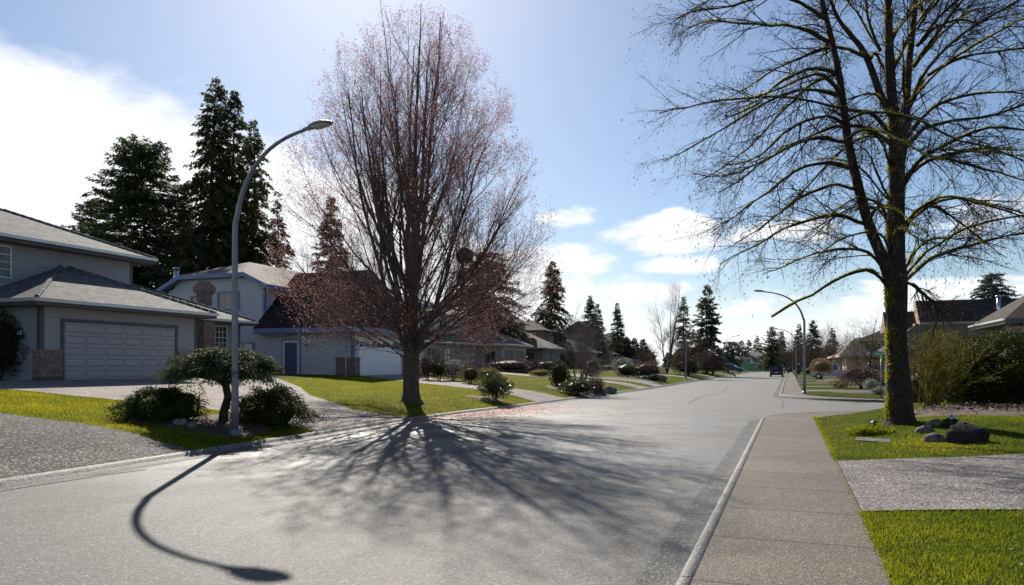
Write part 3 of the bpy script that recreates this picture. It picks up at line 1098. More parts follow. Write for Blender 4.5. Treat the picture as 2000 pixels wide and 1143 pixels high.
def add_garage_door(parent, face, plane, u0, u1, z0, z1, mat, rows=4, cols=6, trim='trim_dark', recess='door_recess', fan=False, mail=False):
    fm = facemap(face, plane)
    t = MB()
    t.fbox(fm, u0 - 0.13, u0, 0.002, 0.045, z0, z1 + 0.13)
    t.fbox(fm, u1, u1 + 0.13, 0.002, 0.045, z0, z1 + 0.13)
    t.fbox(fm, u0, u1, 0.002, 0.043, z1, z1 + 0.13)
    mb = MB()
    mb.fbox(fm, u0, u1, -0.02, 0.004, z0, z1)
    dw, dh = (u1 - u0) / cols, (z1 - z0) / rows
    for r in range(rows):
        # each section stands a little proud of the joint below it
        mb.fbox(fm, u0 + 0.002, u1 - 0.002, 0.004, 0.012, z0 + r * dh + 0.008, z0 + (r + 1) * dh - 0.008)
        for c in range(cols):
            if fan and r == rows - 1:
                continue
            mb.fbox(fm, u0 + c * dw + 0.07, u0 + (c + 1) * dw - 0.07, 0.012, 0.026, z0 + r * dh + 0.085, z0 + (r + 1) * dh - 0.085, 0, 0.03)
            mb.fbox(fm, u0 + c * dw + 0.045, u0 + (c + 1) * dw - 0.045, 0.012, 0.0145, z0 + r * dh + 0.06, z0 + (r + 1) * dh - 0.06, 1)
    o = mb.build('garage_door', [mat, recess], parent)
    t.build('door_frame', trim, parent)
    if fan:
        g = MB()
        zc, R = z1 - dh + 0.10, dh - 0.17
        for c in range(cols):
            uc = u0 + (c + 0.5) * dw
            hw = dw * 0.46
            for k in range(5):
                a0, a1 = math.pi * (k + 0.10) / 5, math.pi * (k + 0.90) / 5
                pts = [(uc + math.cos(a) * hw * s, zc + math.sin(a) * R * s) for a, s in ((a0, 0.28), (a0, 1.0), ((a0 + a1) / 2, 1.04), (a1, 1.0), (a1, 0.28))]
                g.poly([fm(u, 0.0145, z) for u, z in pts])
        g.build('fan_light', 'window_glass', o, recalc=False)
    if mail:
        h = MB()
        uc = u0 + 5.5 * dw
        h.fbox(fm, uc - 0.17, uc + 0.17, 0.027, 0.04, z0 + dh * 1.5 - 0.03, z0 + dh * 1.5 + 0.03, 0)
        h.build('letter_slot', 'lamp_head_grey', o)
    return o


def add_wall(parent, x0, x1, y0, y1, z0, z1, mat, name='wall'):
    mb = MB()
    mb.box(x0, x1, y0, y1, z0, z1)
    return mb.build(name, mat, parent)


def add_box(parent, name, mat, x0, x1, y0, y1, z0, z1):
    mb = MB()
    mb.box(x0, x1, y0, y1, z0, z1)
    return mb.build(name, mat, parent)


def downpipe(parent, pts, mat='trim_white', r=0.04):
    mb = MB()
    mb.tube(pts, r, 8)
    return mb.build('downpipe', mat, parent)


def wall_lamp(parent, x, y, z, face='E'):
    fm = facemap(face, x if face == 'E' else y)
    u = y if face == 'E' else x
    mb = MB()
    mb.fbox(fm, u - 0.05, u + 0.05, 0.0, 0.03, z - 0.09, z + 0.09)
    mb.fbox(fm, u - 0.02, u + 0.02, 0.03, 0.10, z + 0.02, z + 0.05)
    mb.fbox(fm, u - 0.065, u + 0.065, 0.04, 0.17, z - 0.16, z + 0.02, 1, 0.03)
    mb.fbox(fm, u - 0.08, u + 0.08, 0.03, 0.18, z + 0.02, z + 0.05)
    return mb.build('wall_lamp', ['dark_metal', 'lens_plastic'], parent)


def house_one():
    g = 1.14
    h = thing('house', 'slate grey two-storey house with a wide panelled garage door and brick piers', 'house', (-28, 22, g), 'houses along the left of the street')
    # ground floor: garage block and the wing to its right
    add_wall(h, -33.5, -25.0, 18.7, 26.1, 0.7, 3.88, 'siding_slate')
    add_wall(h, -34.5, -27.5, 26.1, 31.8, 0.7, 3.88, 'siding_slate')
    add_wall(h, -35.5, -28.5, 6.0, 25.8, 0.7, 6.55, 'siding_slate', 'upper_wall')
    # corner boards
    add_box(h, 'corner_board', 'trim_dark', -25.03, -24.985, 18.685, 18.84, 2.25, 3.86)
    add_box(h, 'corner_board', 'trim_dark', -25.16, -25.03, 18.678, 18.7, 1.0, 3.86)
    add_box(h, 'corner_board', 'trim_dark', -25.02, -24.985, 25.96, 26.115, 2.25, 3.86)
    add_box(h, 'corner_board', 'trim_dark', -28.52, -28.485, 25.66, 25.815, 4.2, 6.5)
    add_box(h, 'corner_board', 'trim_dark', -27.52, -27.485, 31.66, 31.815, 1.0, 3.86)
    R = ['roof_grey', 'siding_slate', 'trim_dark']
    add_roof(h, -37.0, -24.4, 18.1, 26.7, 4.06, 0.43, 'X', 0.0, 4.3, R, 0.24, 'ES')
    add_roof(h, -36.4, -26.9, 20.5, 32.4, 4.06, 0.405, 'Y', 4.75, 4.75, R, 0.22, 'E')
    add_roof(h, -36.4, -27.9, 2.0, 26.6, 6.71, 0.415, 'Y', 4.25, 4.25, R, 0.26, 'ES')
    add_garage_door(h, 'E', -25.0, 19.6, 24.85, 1.16, 3.30, 'door_slate', 5, 6, 'trim_dark', mail=True)
    for (a, b) in ((18.62, 19.45), (25.0, 26.16)):
        mb = MB()
        mb.box(-25.3, -24.86, a, b, 1.30, 2.20)
        mb.box(-25.3, -24.83, a - 0.03, b + 0.03, 2.20, 2.27)
        o = mb.build('brick_pier', 'brick', h)
        f = MB()
        f.box(-25.3, -24.84, a - 0.02, b + 0.02, 0.9, 1.30)
        f.build('pier_footing', 'walk_concrete', o)
    mb = MB()
    mb.box(-26.85, -26.4, 28.05, 28.75, 0.9, 3.84)
    mb.build('brick_column', 'brick', h)
    add_window(h, 'E', -27.5, 29.7, 30.75, 2.3, 3.7, 'trim_white', 4, 5, 0.06, 0.016)
    add_window(h, 'E', -27.5, 28.35, 28.95, 2.2, 3.7, 'trim_white', 1, 2, 0.05, 0.018)
    add_window(h, 'E', -28.5, 17.5, 20.05, 5.15, 6.3, 'trim_white', 5, 4, 0.06, 0.018)
    # house number and lamp on the shaded flank
    mb = MB()
    mb.box(-26.1, -25.8, 18.60, 18.7, 2.28, 2.62)
    mb.box(-26.06, -25.84, 18.55, 18.66, 1.85, 2.2)
    mb.build('meter_box', 'lamp_head_grey', h)
    wall_lamp(h, -25.95, 18.7, 2.95, 'S')
    ch = MB()
    ch.box(-31.05, -30.5, 32.45, 33.0, 0.6, 5.7)
    ch.box(-31.13, -30.42, 32.37, 33.08, 5.7, 5.82)
    ch.box(-31.19, -30.36, 32.31, 33.14, 5.82, 6.15)
    ch.box(-31.12, -30.43, 32.38, 33.07, 6.15, 6.27)
    ch.box(-31.0, -30.55, 32.5, 32.95, 6.27, 6.42)
    ch.build('chimney', 'brick', h)
    v = MB()
    v.tube([(-32.0, 16.0, 8.3), (-32.0, 16.0, 8.7)], [0.16, 0.16], 10)
    v.tube([(-32.0, 16.0, 8.7), (-32.0, 16.0, 8.86)], [0.24, 0.08], 10)
    v.build('roof_vent', 'dark_metal', h)
    downpipe(h, [(-26.85, 26.2, 3.8), (-27.3, 26.2, 3.65), (-27.42, 26.2, 3.3), (-27.42, 26.2, 1.2)], 'trim_dark')
    return h


def house_two():
    h = thing('house', 'pale blue house with blue trim, near-black garage roof and white garage door', 'house', (-29, 40, 1.1), 'houses along the left of the street')
    W, T = 'siding_blue', 'trim_blue'
    # garage block
    add_wall(h, -30.2, -23.4, 36.4, 43.4, 0.8, 3.70, W)
    mb = MB()
    roof_into(mb, -30.02, -22.8, 35.8, 44.0, 3.90, 0.92, 'X', 0.0, 1.7, 0.30)
    mb.build('garage_roof', ['roof_black', W, T], h)
    add_box(h, 'corner_board', T, -23.42, -23.385, 36.385, 36.56, 2.2, 3.6)
    add_box(h, 'corner_board', T, -23.58, -23.42, 36.378, 36.4, 2.2, 3.6)
    add_box(h, 'corner_board', T, -23.42, -23.385, 43.24, 43.415, 1.0, 3.6)
    add_garage_door(h, 'E', -23.4, 37.0, 41.9, 1.06, 3.25, 'door_white', 4, 4, 'trim_white', 'door_white', fan=True)
    for (a, b) in ((36.3, 36.85), (42.1, 43.5)):
        mb = MB()
        mb.box(-23.6, -23.25, a, b, 0.9, 2.1)
        mb.box(-23.62, -23.22, a - 0.03, b + 0.03, 2.1, 2.17)
        mb.build('brick_pier', 'brick', h)
    mb = MB()
    mb.box(-24.5, -23.6, 36.26, 36.4, 0.9, 2.1)
    mb.box(-24.53, -23.6, 36.23, 36.4, 2.1, 2.17)
    mb.build('brick_pier', 'brick', h)
    downpipe(h, [(-23.9, 36.0, 3.5), (-23.9, 36.2, 3.3), (-23.9, 36.2, 2.3), (-23.75, 36.17, 2.1), (-23.75, 36.17, 1.0)], 'siding_blue')
    # side door
    fm = facemap('S', 36.4)
    d = MB()
    d.fbox(fm, -28.15, -27.25, 0.002, 0.02, 1.15, 3.05)
    o = d.build('door', 'trim_violet', h)
    k = MB()
    k.fbox(fm, -27.42, -27.36, 0.021, 0.07, 2.0, 2.06)
    k.build('handle', 'steel', o)
    d = MB()
    d.fbox(fm, -28.29, -28.15, 0.002, 0.045, 1.15, 3.19)
    d.fbox(fm, -27.25, -27.11, 0.002, 0.045, 1.15, 3.19)
    d.fbox(fm, -28.15, -27.25, 0.002, 0.044, 3.05, 3.19)
    d.build('door_frame', 'trim_white', o)
    d = MB()
    d.fbox(fm, -28.38, -28.29, 0.002, 0.03, 1.15, 3.28)
    d.fbox(fm, -27.11, -27.02, 0.002, 0.03, 1.15, 3.28)
    d.fbox(fm, -28.29, -27.11, 0.002, 0.03, 3.19, 3.28)
    d.build('door_surround', T, o)
    wall_lamp(h, -26.6, 36.4, 2.85, 'S')
    wall_lamp(h, -23.4, 36.75, 2.95, 'E')
    s = MB()
    s.box(-29.1, -27.9, 35.95, 36.25, 3.5, 3.56)
    s.build('soffit_light', 'lens_plastic', h)
    # two-storey block with a clipped gable
    xa, xb, ya, yb = -37.6, -30.05, 36.9, 47.0
    add_wall(h, xa, xb, ya, yb, 0.8, 6.55, W, 'upper_wall')
    x0, x1, y0, y1 = xa - 0.55, xb + 0.55, ya - 0.5, yb + 0.5
    xm = (x0 + x1) / 2
    ze, zc, zr_ = 6.62, 7.42, 8.62
    hw = (x1 - x0) / 2
    cx = hw * (1 - (zc - ze) / (zr_ - ze))
    yr = y0 + 3.6
    A, B = (x1, y0, ze), (x1, y1, ze)
    C1, C2 = (xm + cx, y0, zc), (xm - cx, y0, zc)
    D, E = (x0, y0, ze), (x0, y1, ze)
    P, Q = (xm, yr, zr_), (xm, y1, zr_)
    mb = MB()
    mb.poly([A, B, Q, P, C1], 0)
    mb.poly([E, D, C2, P, Q], 0)
    mb.poly([C1, P, C2], 0)
    mb.poly([(xb, ya - 0.004, 6.3), (xm + cx, ya - 0.004, zc - 0.05), (xm - cx, ya - 0.004, zc - 0.05), (xa, ya - 0.004, 6.3)], 1)
    mb.poly([B, E, Q], 1)
    dn = lambda p, k=0.26: (p[0], p[1], p[2] - k)
    for a, b in ((A, C1), (C1, C2), (C2, D), (A, B), (D, E)):
        mb.poly([a, b, dn(b), dn(a)], 2)
        mb.poly([(a[0], a[1] + 0.03, a[2]), (b[0], b[1] + 0.03, b[2]), (b[0], b[1] + 0.03, b[2] - 0.26), (a[0], a[1] + 0.03, a[2] - 0.26)], 2) if a[1] == b[1] else None
    for a, b in ((A, C1), (C1, C2), (C2, D)):
        mb.poly([dn(a), dn(b), (b[0], ya + 0.02, b[2] - 0.26), (a[0], ya + 0.02, a[2] - 0.26)], 2)
    mb.poly([dn(A), dn(B), (xb - 0.05, y1, ze - 0.26), (xb - 0.05, y0, ze - 0.26)], 2)
    mb.build('roof', ['roof_taupe', W, T], h, recalc=False)
    add_box(h, 'corner_board', T, xb - 0.15, xb + 0.012, ya - 0.014, ya, 1.0, 6.4)
    add_box(h, 'corner_board', T, xb, xb + 0.014, ya, ya + 0.15, 1.0, 6.4)
    downpipe(h, [(xb + 0.5, ya + 0.6, 6.3), (xb + 0.08, ya + 0.6, 6.0), (xb + 0.08, ya + 0.6, 4.4), (xb + 0.3, ya + 0.6, 4.1)])
    add_window(h, 'S', ya, -33.55, -32.05, 5.25, 6.22, T, 2, 1, 0.11, 0.035, 'trim_white')
    add_window(h, 'S', ya, -35.7, -34.5, 5.05, 6.05, T, 1, 1, 0.11)
    add_window(h, 'S', ya, -32.4, -30.95, 1.75, 3.05, T, 2, 1, 0.11, 0.035, T)
    f = MB()
    f.tube([(-37.5, 37.4, 6.7), (-37.5, 37.4, 8.0)], 0.17, 12)
    f.tube([(-37.5, 37.4, 8.0), (-37.5, 37.4, 8.1)], [0.22, 0.22], 12)
    f.build('flue', 'steel', h)
    # flat skylight on the slope
    # block behind the garage, seen through the maple
    add_wall(h, -34.0, -26.0, 44.0, 50.0, 0.8, 6.2, W, 'rear_wall')
    add_roof(h, -34.6, -25.4, 43.4, 50.6, 6.3, 0.42, 'X', 0.0, 3.6, ['roof_taupe', W, T], 0.26, '')
    add_window(h, 'E', -26.0, 45.0, 46.3, 4.6, 5.7, 'trim_white', 2, 1, 0.07)
    add_window(h, 'E', -26.0, 47.5, 48.8, 4.6, 5.7, 'trim_white', 2, 1, 0.07)
    return h


def row_house(label, xg, y0, y1, yg0, yg1, wall, roof, trim, g=1.12, doors=2, upper=None, pitch=0.45, eave=2.75, depth=9.0, back=3.0, door='door_grey', win=True, extra=None):
    """a house of the left row: main block with its front at xg-back, garage block y in yg0..yg1 with its front at xg"""
    h = thing('house', label, 'house', (xg - 4, (y0 + y1) / 2, g), 'houses along the left of the street')
    ze = g + eave
    add_wall(h, xg - back - depth, xg - back, y0, y1, g - 0.4, ze - 0.15, wall)
    add_wall(h, xg - back, xg, yg0, yg1, g - 0.4, ze - 0.16, wall, 'garage_wall')
    R = [roof, wall, trim]
    add_roof(h, xg - back - depth - 0.5, xg - back + 0.6, y0 - 0.5, y1 + 0.5, ze, pitch, 'Y', depth * 0.5, depth * 0.5, R, 0.22, 'E', False)
    wd = yg1 - yg0 + 1.2
    add_roof(h, xg - back - 1.5, xg + 0.6, yg0 - 0.6, yg1 + 0.6, ze + 0.01, pitch, 'X', 0.0, wd / 2 * 0.95, R, 0.22, 'ES', False)
    span = (yg1 - yg0 - 0.7) / doors
    for k in range(doors):
        a = yg0 + 0.45 + k * span
        add_garage_door(h, 'E', xg, a, a + span - 0.4, g + 0.02, g + 2.15, door, 4, 3, trim, door)
    if win:
        add_window(h, 'E', xg - back, y0 + 1.2, y0 + 3.6, g + 0.75, g + 2.1, trim, 3, 1, 0.08, 0.03)
        add_window(h, 'E', xg - back, y0 + 4.6, y0 + 5.9, g + 0.75, g + 2.1, trim, 2, 1, 0.08, 0.03)
    add_window(h, 'S', yg0, xg - back + 0.7, xg - back + 1.8, g + 0.9, g + 2.0, trim, 2, 1, 0.08, 0.03)
    if upper:
        ua, ub, ux, ue, up = upper
        add_wall(h, ux - 6.5, ux, ua, ub, g + 1.5, g + ue - 0.15, wall, 'upper_wall')
        add_roof(h, ux - 7.0, ux + 0.5, ua - 0.5, ub + 0.5, g + ue, up, 'Y', 3.2, 3.2, R, 0.22, 'E', False)
        m = (ua + ub) / 2
        add_window(h, 'E', ux, m - 1.9, m - 0.8, g + ue - 1.55, g + ue - 0.45, 'trim_white', 2, 2, 0.08, 0.025)
        add_window(h, 'E', ux, m + 0.8, m + 1.9, g + ue - 1.55, g + ue - 0.45, 'trim_white', 2, 2, 0.08, 0.025)
        add_window(h, 'S', ua, ux - 2.4, ux - 1.4, g + ue - 1.5, g + ue - 0.5, 'trim_white', 1, 1, 0.08)
    for e in (extra or []):
        if e[0] == 'chimney':
            _, x, y, z1 = e
            mb = MB()
            mb.box(x - 0.4, x + 0.4, y - 0.4, y + 0.4, g + 2, z1)
            mb.box(x - 0.48, x + 0.48, y - 0.48, y + 0.48, z1, z1 + 0.2)
            mb.tube([(x, y, z1 + 0.2), (x, y, z1 + 0.55)], [0.17, 0.14], 10)
            mb.build('chimney', 'brick', h)
        if e[0] == 'pipe':
            _, x, y, z = e
            downpipe(h, [(x + 0.5, y, z), (x + 0.06, y, z - 0.35), (x + 0.06, y, g)])
        if e[0] == 'skylight':
            _, x, y, z, sl = e
            for dy in (0, 1.5):
                mb = MB()
                mb.hexa([(x, y + dy, z), (x, y + dy + 0.8, z), (x - 1.2, y + dy + 0.8, z + 1.2 * sl), (x - 1.2, y + dy, z + 1.2 * sl),
                         (x, y + dy, z + 0.14), (x, y + dy + 0.8, z + 0.14), (x - 1.2, y + dy + 0.8, z + 0.14 + 1.2 * sl), (x - 1.2, y + dy, z + 0.14 + 1.2 * sl)])
                mb.build('skylight', 'lens_plastic', h)
    return h


def build_houses():
    house_one()
    house_two()
    row_house('beige house with twin narrow garage doors and white upper windows', -27.0, 56.5, 76.5, 69.2, 76.2, 'stucco_beige', 'roof_taupe', 'trim_beige',
              upper=(58.5, 70.0, -31.2, 5.6, 0.42), extra=[('pipe', -27.0, 69.0, 3.6)], back=2.6)
    row_house('taupe house with a tall sloping roof, right of the beige one', -28.4, 83.0, 95.5, 86.4, 93.6, 'siding_taupe', 'roof_taupe', 'trim_dark',
              upper=(82.5, 90.0, -32.0, 6.0, 0.62), pitch=0.5, door='siding_grey', extra=[('chimney', -37.5, 88, 10.6)])
    row_house('dark brown house with a hipped ridge roof half hidden by a bare shrub', -29.0, 100.0, 117.0, 108.5, 116.5, 'siding_brown', 'roof_brown', 'trim_dark',
              upper=(101.0, 110.0, -33.0, 5.7, 0.45), door='door_grey')
    row_house('taupe house with a steep pyramid roof and skylights beyond the clipped cedars', -29.5, 126.0, 148.0, 127.0, 134.0, 'siding_taupe', 'roof_brown', 'trim_beige',
              upper=(125.0, 135.0, -32.0, 5.9, 0.72), doors=1, door='siding_grey', extra=[('skylight', -33.6, 141.0, 4.9, 0.45)])
    row_house('far brown-roofed house left of the tall bare tree', -30.0, 152.0, 170.0, 160.0, 167.0, 'siding_grey', 'roof_brown', 'trim_dark',
              upper=(153.0, 163.0, -33.0, 5.8, 0.5), doors=2)
    # the green house that closes the view at the far end of the street
    p = ray_at(1478, 714, 225)
    x, y, g = p.x, p.y, 0.1
    h = thing('house', 'green house with a grey roof closing the far end of the street', 'house', (x, y, g))
    add_wall(h, x - 6, x + 3, y, y + 9, g - 0.3, g + 4.0, 'siding_green')
    add_wall(h, x - 1.0, x + 7, y - 4, y, g - 0.3, g + 2.4, 'siding_green', 'garage_wall')
    add_roof(h, x - 6.8, x + 3.8, y - 0.7, y + 9.7, g + 4.0, 0.36, 'X', 3.6, 3.6, ['roof_taupe', 'siding_green', 'trim_white'], 0.35, '', False)
    add_roof(h, x - 1.8, x + 7.8, y - 4.7, y + 1.0, g + 2.45, 0.62, 'X', 0.0, 0.0, ['roof_taupe', 'siding_green', 'trim_white'], 0.3, '', False)
    add_window(h, 'S', y, x - 5.2, x - 3.6, g + 2.4, g + 3.4, 'trim_white', 2, 1, 0.12)
    add_window(h, 'S', y, x - 2.6, x - 1.2, g + 2.6, g + 3.5, 'trim_white', 2, 1, 0.12)
    add_window(h, 'S', y - 4, x + 0.4, x + 1.6, g + 0.6, g + 1.9, 'trim_white', 2, 1, 0.12)
    add_garage_door(h, 'S', y - 4, x + 2.4, x + 4.6, g, g + 2.0, 'door_grey', 3, 3, 'trim_white', 'door_grey')
    # right-hand houses beyond the side street
    gR = 0.35
    h = thing('house', 'tan stucco house with a dark tiled gable roof behind the yellow shrub', 'house', (14.5, 78, gR), 'houses along the right of the street')
    add_wall(h, 10.6, 24.0, 75.0, 78.6, 0, 5.5, 'stucco_tan')
    add_roof(h, 10.9, 24.6, 74.4, 79.2, 5.55, 0.88, 'X', 0.0, 0.0, ['roof_dark', 'stucco_tan', 'trim_beige'], 0.22, '', False)
    add_wall(h, 8.7, 10.6, 76.2, 79.1, 0, 5.0, 'stucco_tan', 'bay_wall')
    add_roof(h, 8.3, 11.4, 75.7, 79.6, 5.0, 0.9, 'X', 0.0, 0.0, ['roof_dark', 'stucco_tan', 'trim_beige'], 0.2, '', False)
    add_wall(h, 8.0, 15.0, 68.5, 73.0, 0, 3.0, 'stucco_tan', 'garage_wall')
    add_roof(h, 7.4, 18.5, 67.9, 73.6, 3.05, 0.75, 'X', 2.7, 0.0, ['roof_dark', 'stucco_tan', 'trim_dark'], 0.22, '', False)
    add_garage_door(h, 'W', 8.0, 69.0, 72.6, gR, 2.45, 'door_grey', 4, 4, 'trim_beige', 'door_grey')
    add_window(h, 'W', 8.7, 77.0, 78.6, 3.4, 4.6, 'trim_white', 2, 1, 0.08)
    mb = MB()
    mb.tube([(17.2, 75.6, 5.6), (17.2, 75.6, 7.7)], 0.16, 10)
    mb.tube([(17.2, 75.6, 7.7), (17.2, 75.6, 7.85)], 0.24, 10)
    mb.build('flue', 'steel', h)
    h = thing('house', 'dark red-brown house with a broad taupe roof and white window behind the pine hedge', 'house', (16, 57, gR), 'houses along the right of the street')
    add_wall(h, 12.9, 26.0, 52.0, 59.6, 0, 4.4, 'siding_brown')
    add_roof(h, 12.0, 26.6, 51.2, 60.4, 4.5, 0.52, 'X', 3.2, 4.0, ['roof_umber', 'siding_brown', 'trim_dark'], 0.3, 'W', False)
    add_window(h, 'S', 52.0, 13.2, 14.0, 3.25, 4.1, 'trim_white', 2, 1, 0.1, 0.03)
    add_window(h, 'W', 12.9, 54.0, 55.2, 3.2, 4.1, 'trim_white', 2, 1, 0.1, 0.03)
    add_wall(h, 10.8, 20.0, 49.0, 52.0, 0, 2.5, 'siding_brown', 'garage_wall')
    add_roof(h, 9.6, 20.6, 47.6, 53.5, 2.5, 0.5, 'X', 2.6, 0.0, ['roof_umber', 'siding_brown', 'trim_dark'], 0.25, '', False)
    h = thing('house', 'low brown house with a dark shingle roof behind the bare spreading tree', 'house', (10, 97, gR), 'houses along the right of the street')
    add_wall(h, 8.2, 20.0, 92.0, 106.0, 0, 4.6, 'siding_taupe')
    add_roof(h, 7.4, 20.8, 91.2, 106.8, 4.7, 0.42, 'Y', 6.0, 6.0, ['roof_dark', 'siding_taupe', 'trim_beige'], 0.25, 'W', False)
    add_wall(h, 6.0, 8.2, 90.0, 97.0, 0, 2.8, 'stucco_tan', 'porch_wall')
    add_roof(h, 5.2, 9.5, 89.4, 97.6, 2.85, 0.5, 'X', 2.0, 0.0, ['roof_brown', 'stucco_tan', 'trim_beige'], 0.2, '', False)
    add_window(h, 'S', 92.0, 8.6, 9.6, 3.1, 4.1, 'trim_white', 2, 1, 0.1)
    add_window(h, 'W', 6.0, 91.2, 93.0, 1.1, 2.3, 'trim_white', 2, 1, 0.1)
    h = thing('house', 'far house with an orange-tiled porch roof behind the clipped pink-leaved bush', 'house', (8, 122, gR), 'houses along the right of the street')
    add_wall(h, 6.5, 17.0, 116.0, 130.0, 0, 3.0, 'stucco_beige')
    add_roof(h, 5.8, 17.7, 115.3, 130.7, 3.05, 0.36, 'Y', 5.0, 5.0, ['roof_orange', 'stucco_beige', 'trim_beige'], 0.25, '', False)
    add_window(h, 'W', 6.5, 118.0, 120.5, 1.1, 2.4, 'trim_white', 2, 1, 0.1)


build_houses()

# ------------------------------------------------------------------ branches, all levels vectorised
def unit(v):
    return v / np.maximum(np.linalg.norm(v, axis=-1, keepdims=True), 1e-9)


def tubes(P, R, sides):
    """P (B,n,3) centre lines, R (B,n) radii -> verts, quads"""
    B, n, _ = P.shape
    T = np.empty_like(P)
    T[:, 1:-1] = P[:, 2:] - P[:, :-2]
    T[:, 0] = P[:, 1] - P[:, 0]
    T[:, -1] = P[:, -1] - P[:, -2]
    T = unit(T)
    ref = np.where(np.abs(T[..., 2:3]) < 0.8, np.array([0, 0, 1.0]), np.array([1.0, 0.3, 0]))
    a = unit(np.cross(T, ref))
    b = np.cross(T, a)
    an = np.arange(sides) * 2 * np.pi / sides
    V = P[:, :, None] + R[:, :, None, None] * (a[:, :, None] * np.cos(an)[:, None] + b[:, :, None] * np.sin(an)[:, None])
    idx = np.arange(B * n * sides).reshape(B, n, sides)
    nx = np.roll(idx, -1, axis=2)
    q = np.stack([idx[:, :-1], nx[:, :-1], nx[:, 1:], idx[:, 1:]], -1).reshape(-1, 4)
    return V.reshape(-1, 3), q


def joined(parts):
    V, Q, o = [], [], 0
    for v, q in parts:
        V.append(v)
        Q.append(q + o)
        o += len(v)
    return np.concatenate(V), np.concatenate(Q)


def along(P, t):
    """point and tangent at parameter t (0..1) on each polyline P (B,n,3)"""
    n = P.shape[1]
    s = np.clip(t, 0, 0.9999) * (n - 1)
    i = s.astype(int)
    f = (s - i)[:, None]
    r = np.arange(len(P))
    p = P[r, i] * (1 - f) + P[r, i + 1] * f
    return p, unit(P[r, i + 1] - P[r, i]), i, f[:, 0]


def grow(rng, P, R, k, t0, t1, a0, a1, len_fn, n=4, up=0.2, wob=0.12, rk=0.6, rmax=1, tip=0.3, side=None):
    """k children on every branch of P"""
    B = len(P)
    pi = np.repeat(np.arange(B), k)
    t = rng.uniform(t0, t1, B * k)
    p, tan, i, f = along(P[pi], t)
    r = np.arange(len(pi))
    rp = R[pi][r, i] * (1 - f) + R[pi][r, i + 1] * f
    rnd = rng.normal(size=(len(pi), 3))
    if side is not None:
        rnd += side
    perp = unit(rnd - (rnd * tan).sum(1, keepdims=True) * tan)
    ang = rng.uniform(a0, a1, len(pi))[:, None]
    d = tan * np.cos(ang) + perp * np.sin(ang)
    L = len_fn(t, pi, p)
    out = np.empty((len(pi), n, 3))
    out[:, 0] = p
    for j in range(1, n):
        d = unit(d + np.array([0, 0, up]) / (n - 1) * 2 + rng.normal(size=d.shape) * wob)
        p = p + d * (L / (n - 1))[:, None]
        out[:, j] = p
    r0 = np.minimum(rp * rk, rmax)
    RR = r0[:, None] * (1 - (1 - tip) * np.linspace(0, 1, n))[None]
    return out, RR


def flecks(rng, P, size, mat, name, parent, org=None, stretch=2.0, droop=0.0):
    """tiny buds: one tetra-like pair of triangles each, drawn as quads"""
    n = len(P)
    d = unit(rng.normal(size=(n, 3)) + np.array([0, 0, -droop]))
    w = unit(np.cross(d, rng.normal(size=(n, 3))))
    s = (size * rng.uniform(0.55, 1.35, n))[:, None]
    V = np.stack([P, P + d * s * 0.5 + w * s * 0.5 / stretch * 2 * 0.5, P + d * s, P + d * s * 0.5 - w * s * 0.5 / stretch * 2 * 0.5], 1)
    return np_mesh(name, V.reshape(-1, 3), np.arange(4 * n).reshape(n, 4), mat, parent, org)


def smooth_line(pts, n):
    """Catmull-Rom through pts, resampled to n points; columns beyond 3 (radius) go along"""
    p = np.array(pts, float)
    p = np.vstack([2 * p[0] - p[1], p, 2 * p[-1] - p[-2]])
    m = len(p) - 3
    out = []
    for s in np.linspace(0, m - 1e-6, n):
        i = int(s)
        f = s - i
        a, b, c, d = p[i], p[i + 1], p[i + 2], p[i + 3]
        out.append(0.5 * ((2 * b) + (-a + c) * f + (2 * a - 5 * b + 4 * c - d) * f * f + (-a + 3 * b - 3 * c + d) * f ** 3))
    return np.array(out)


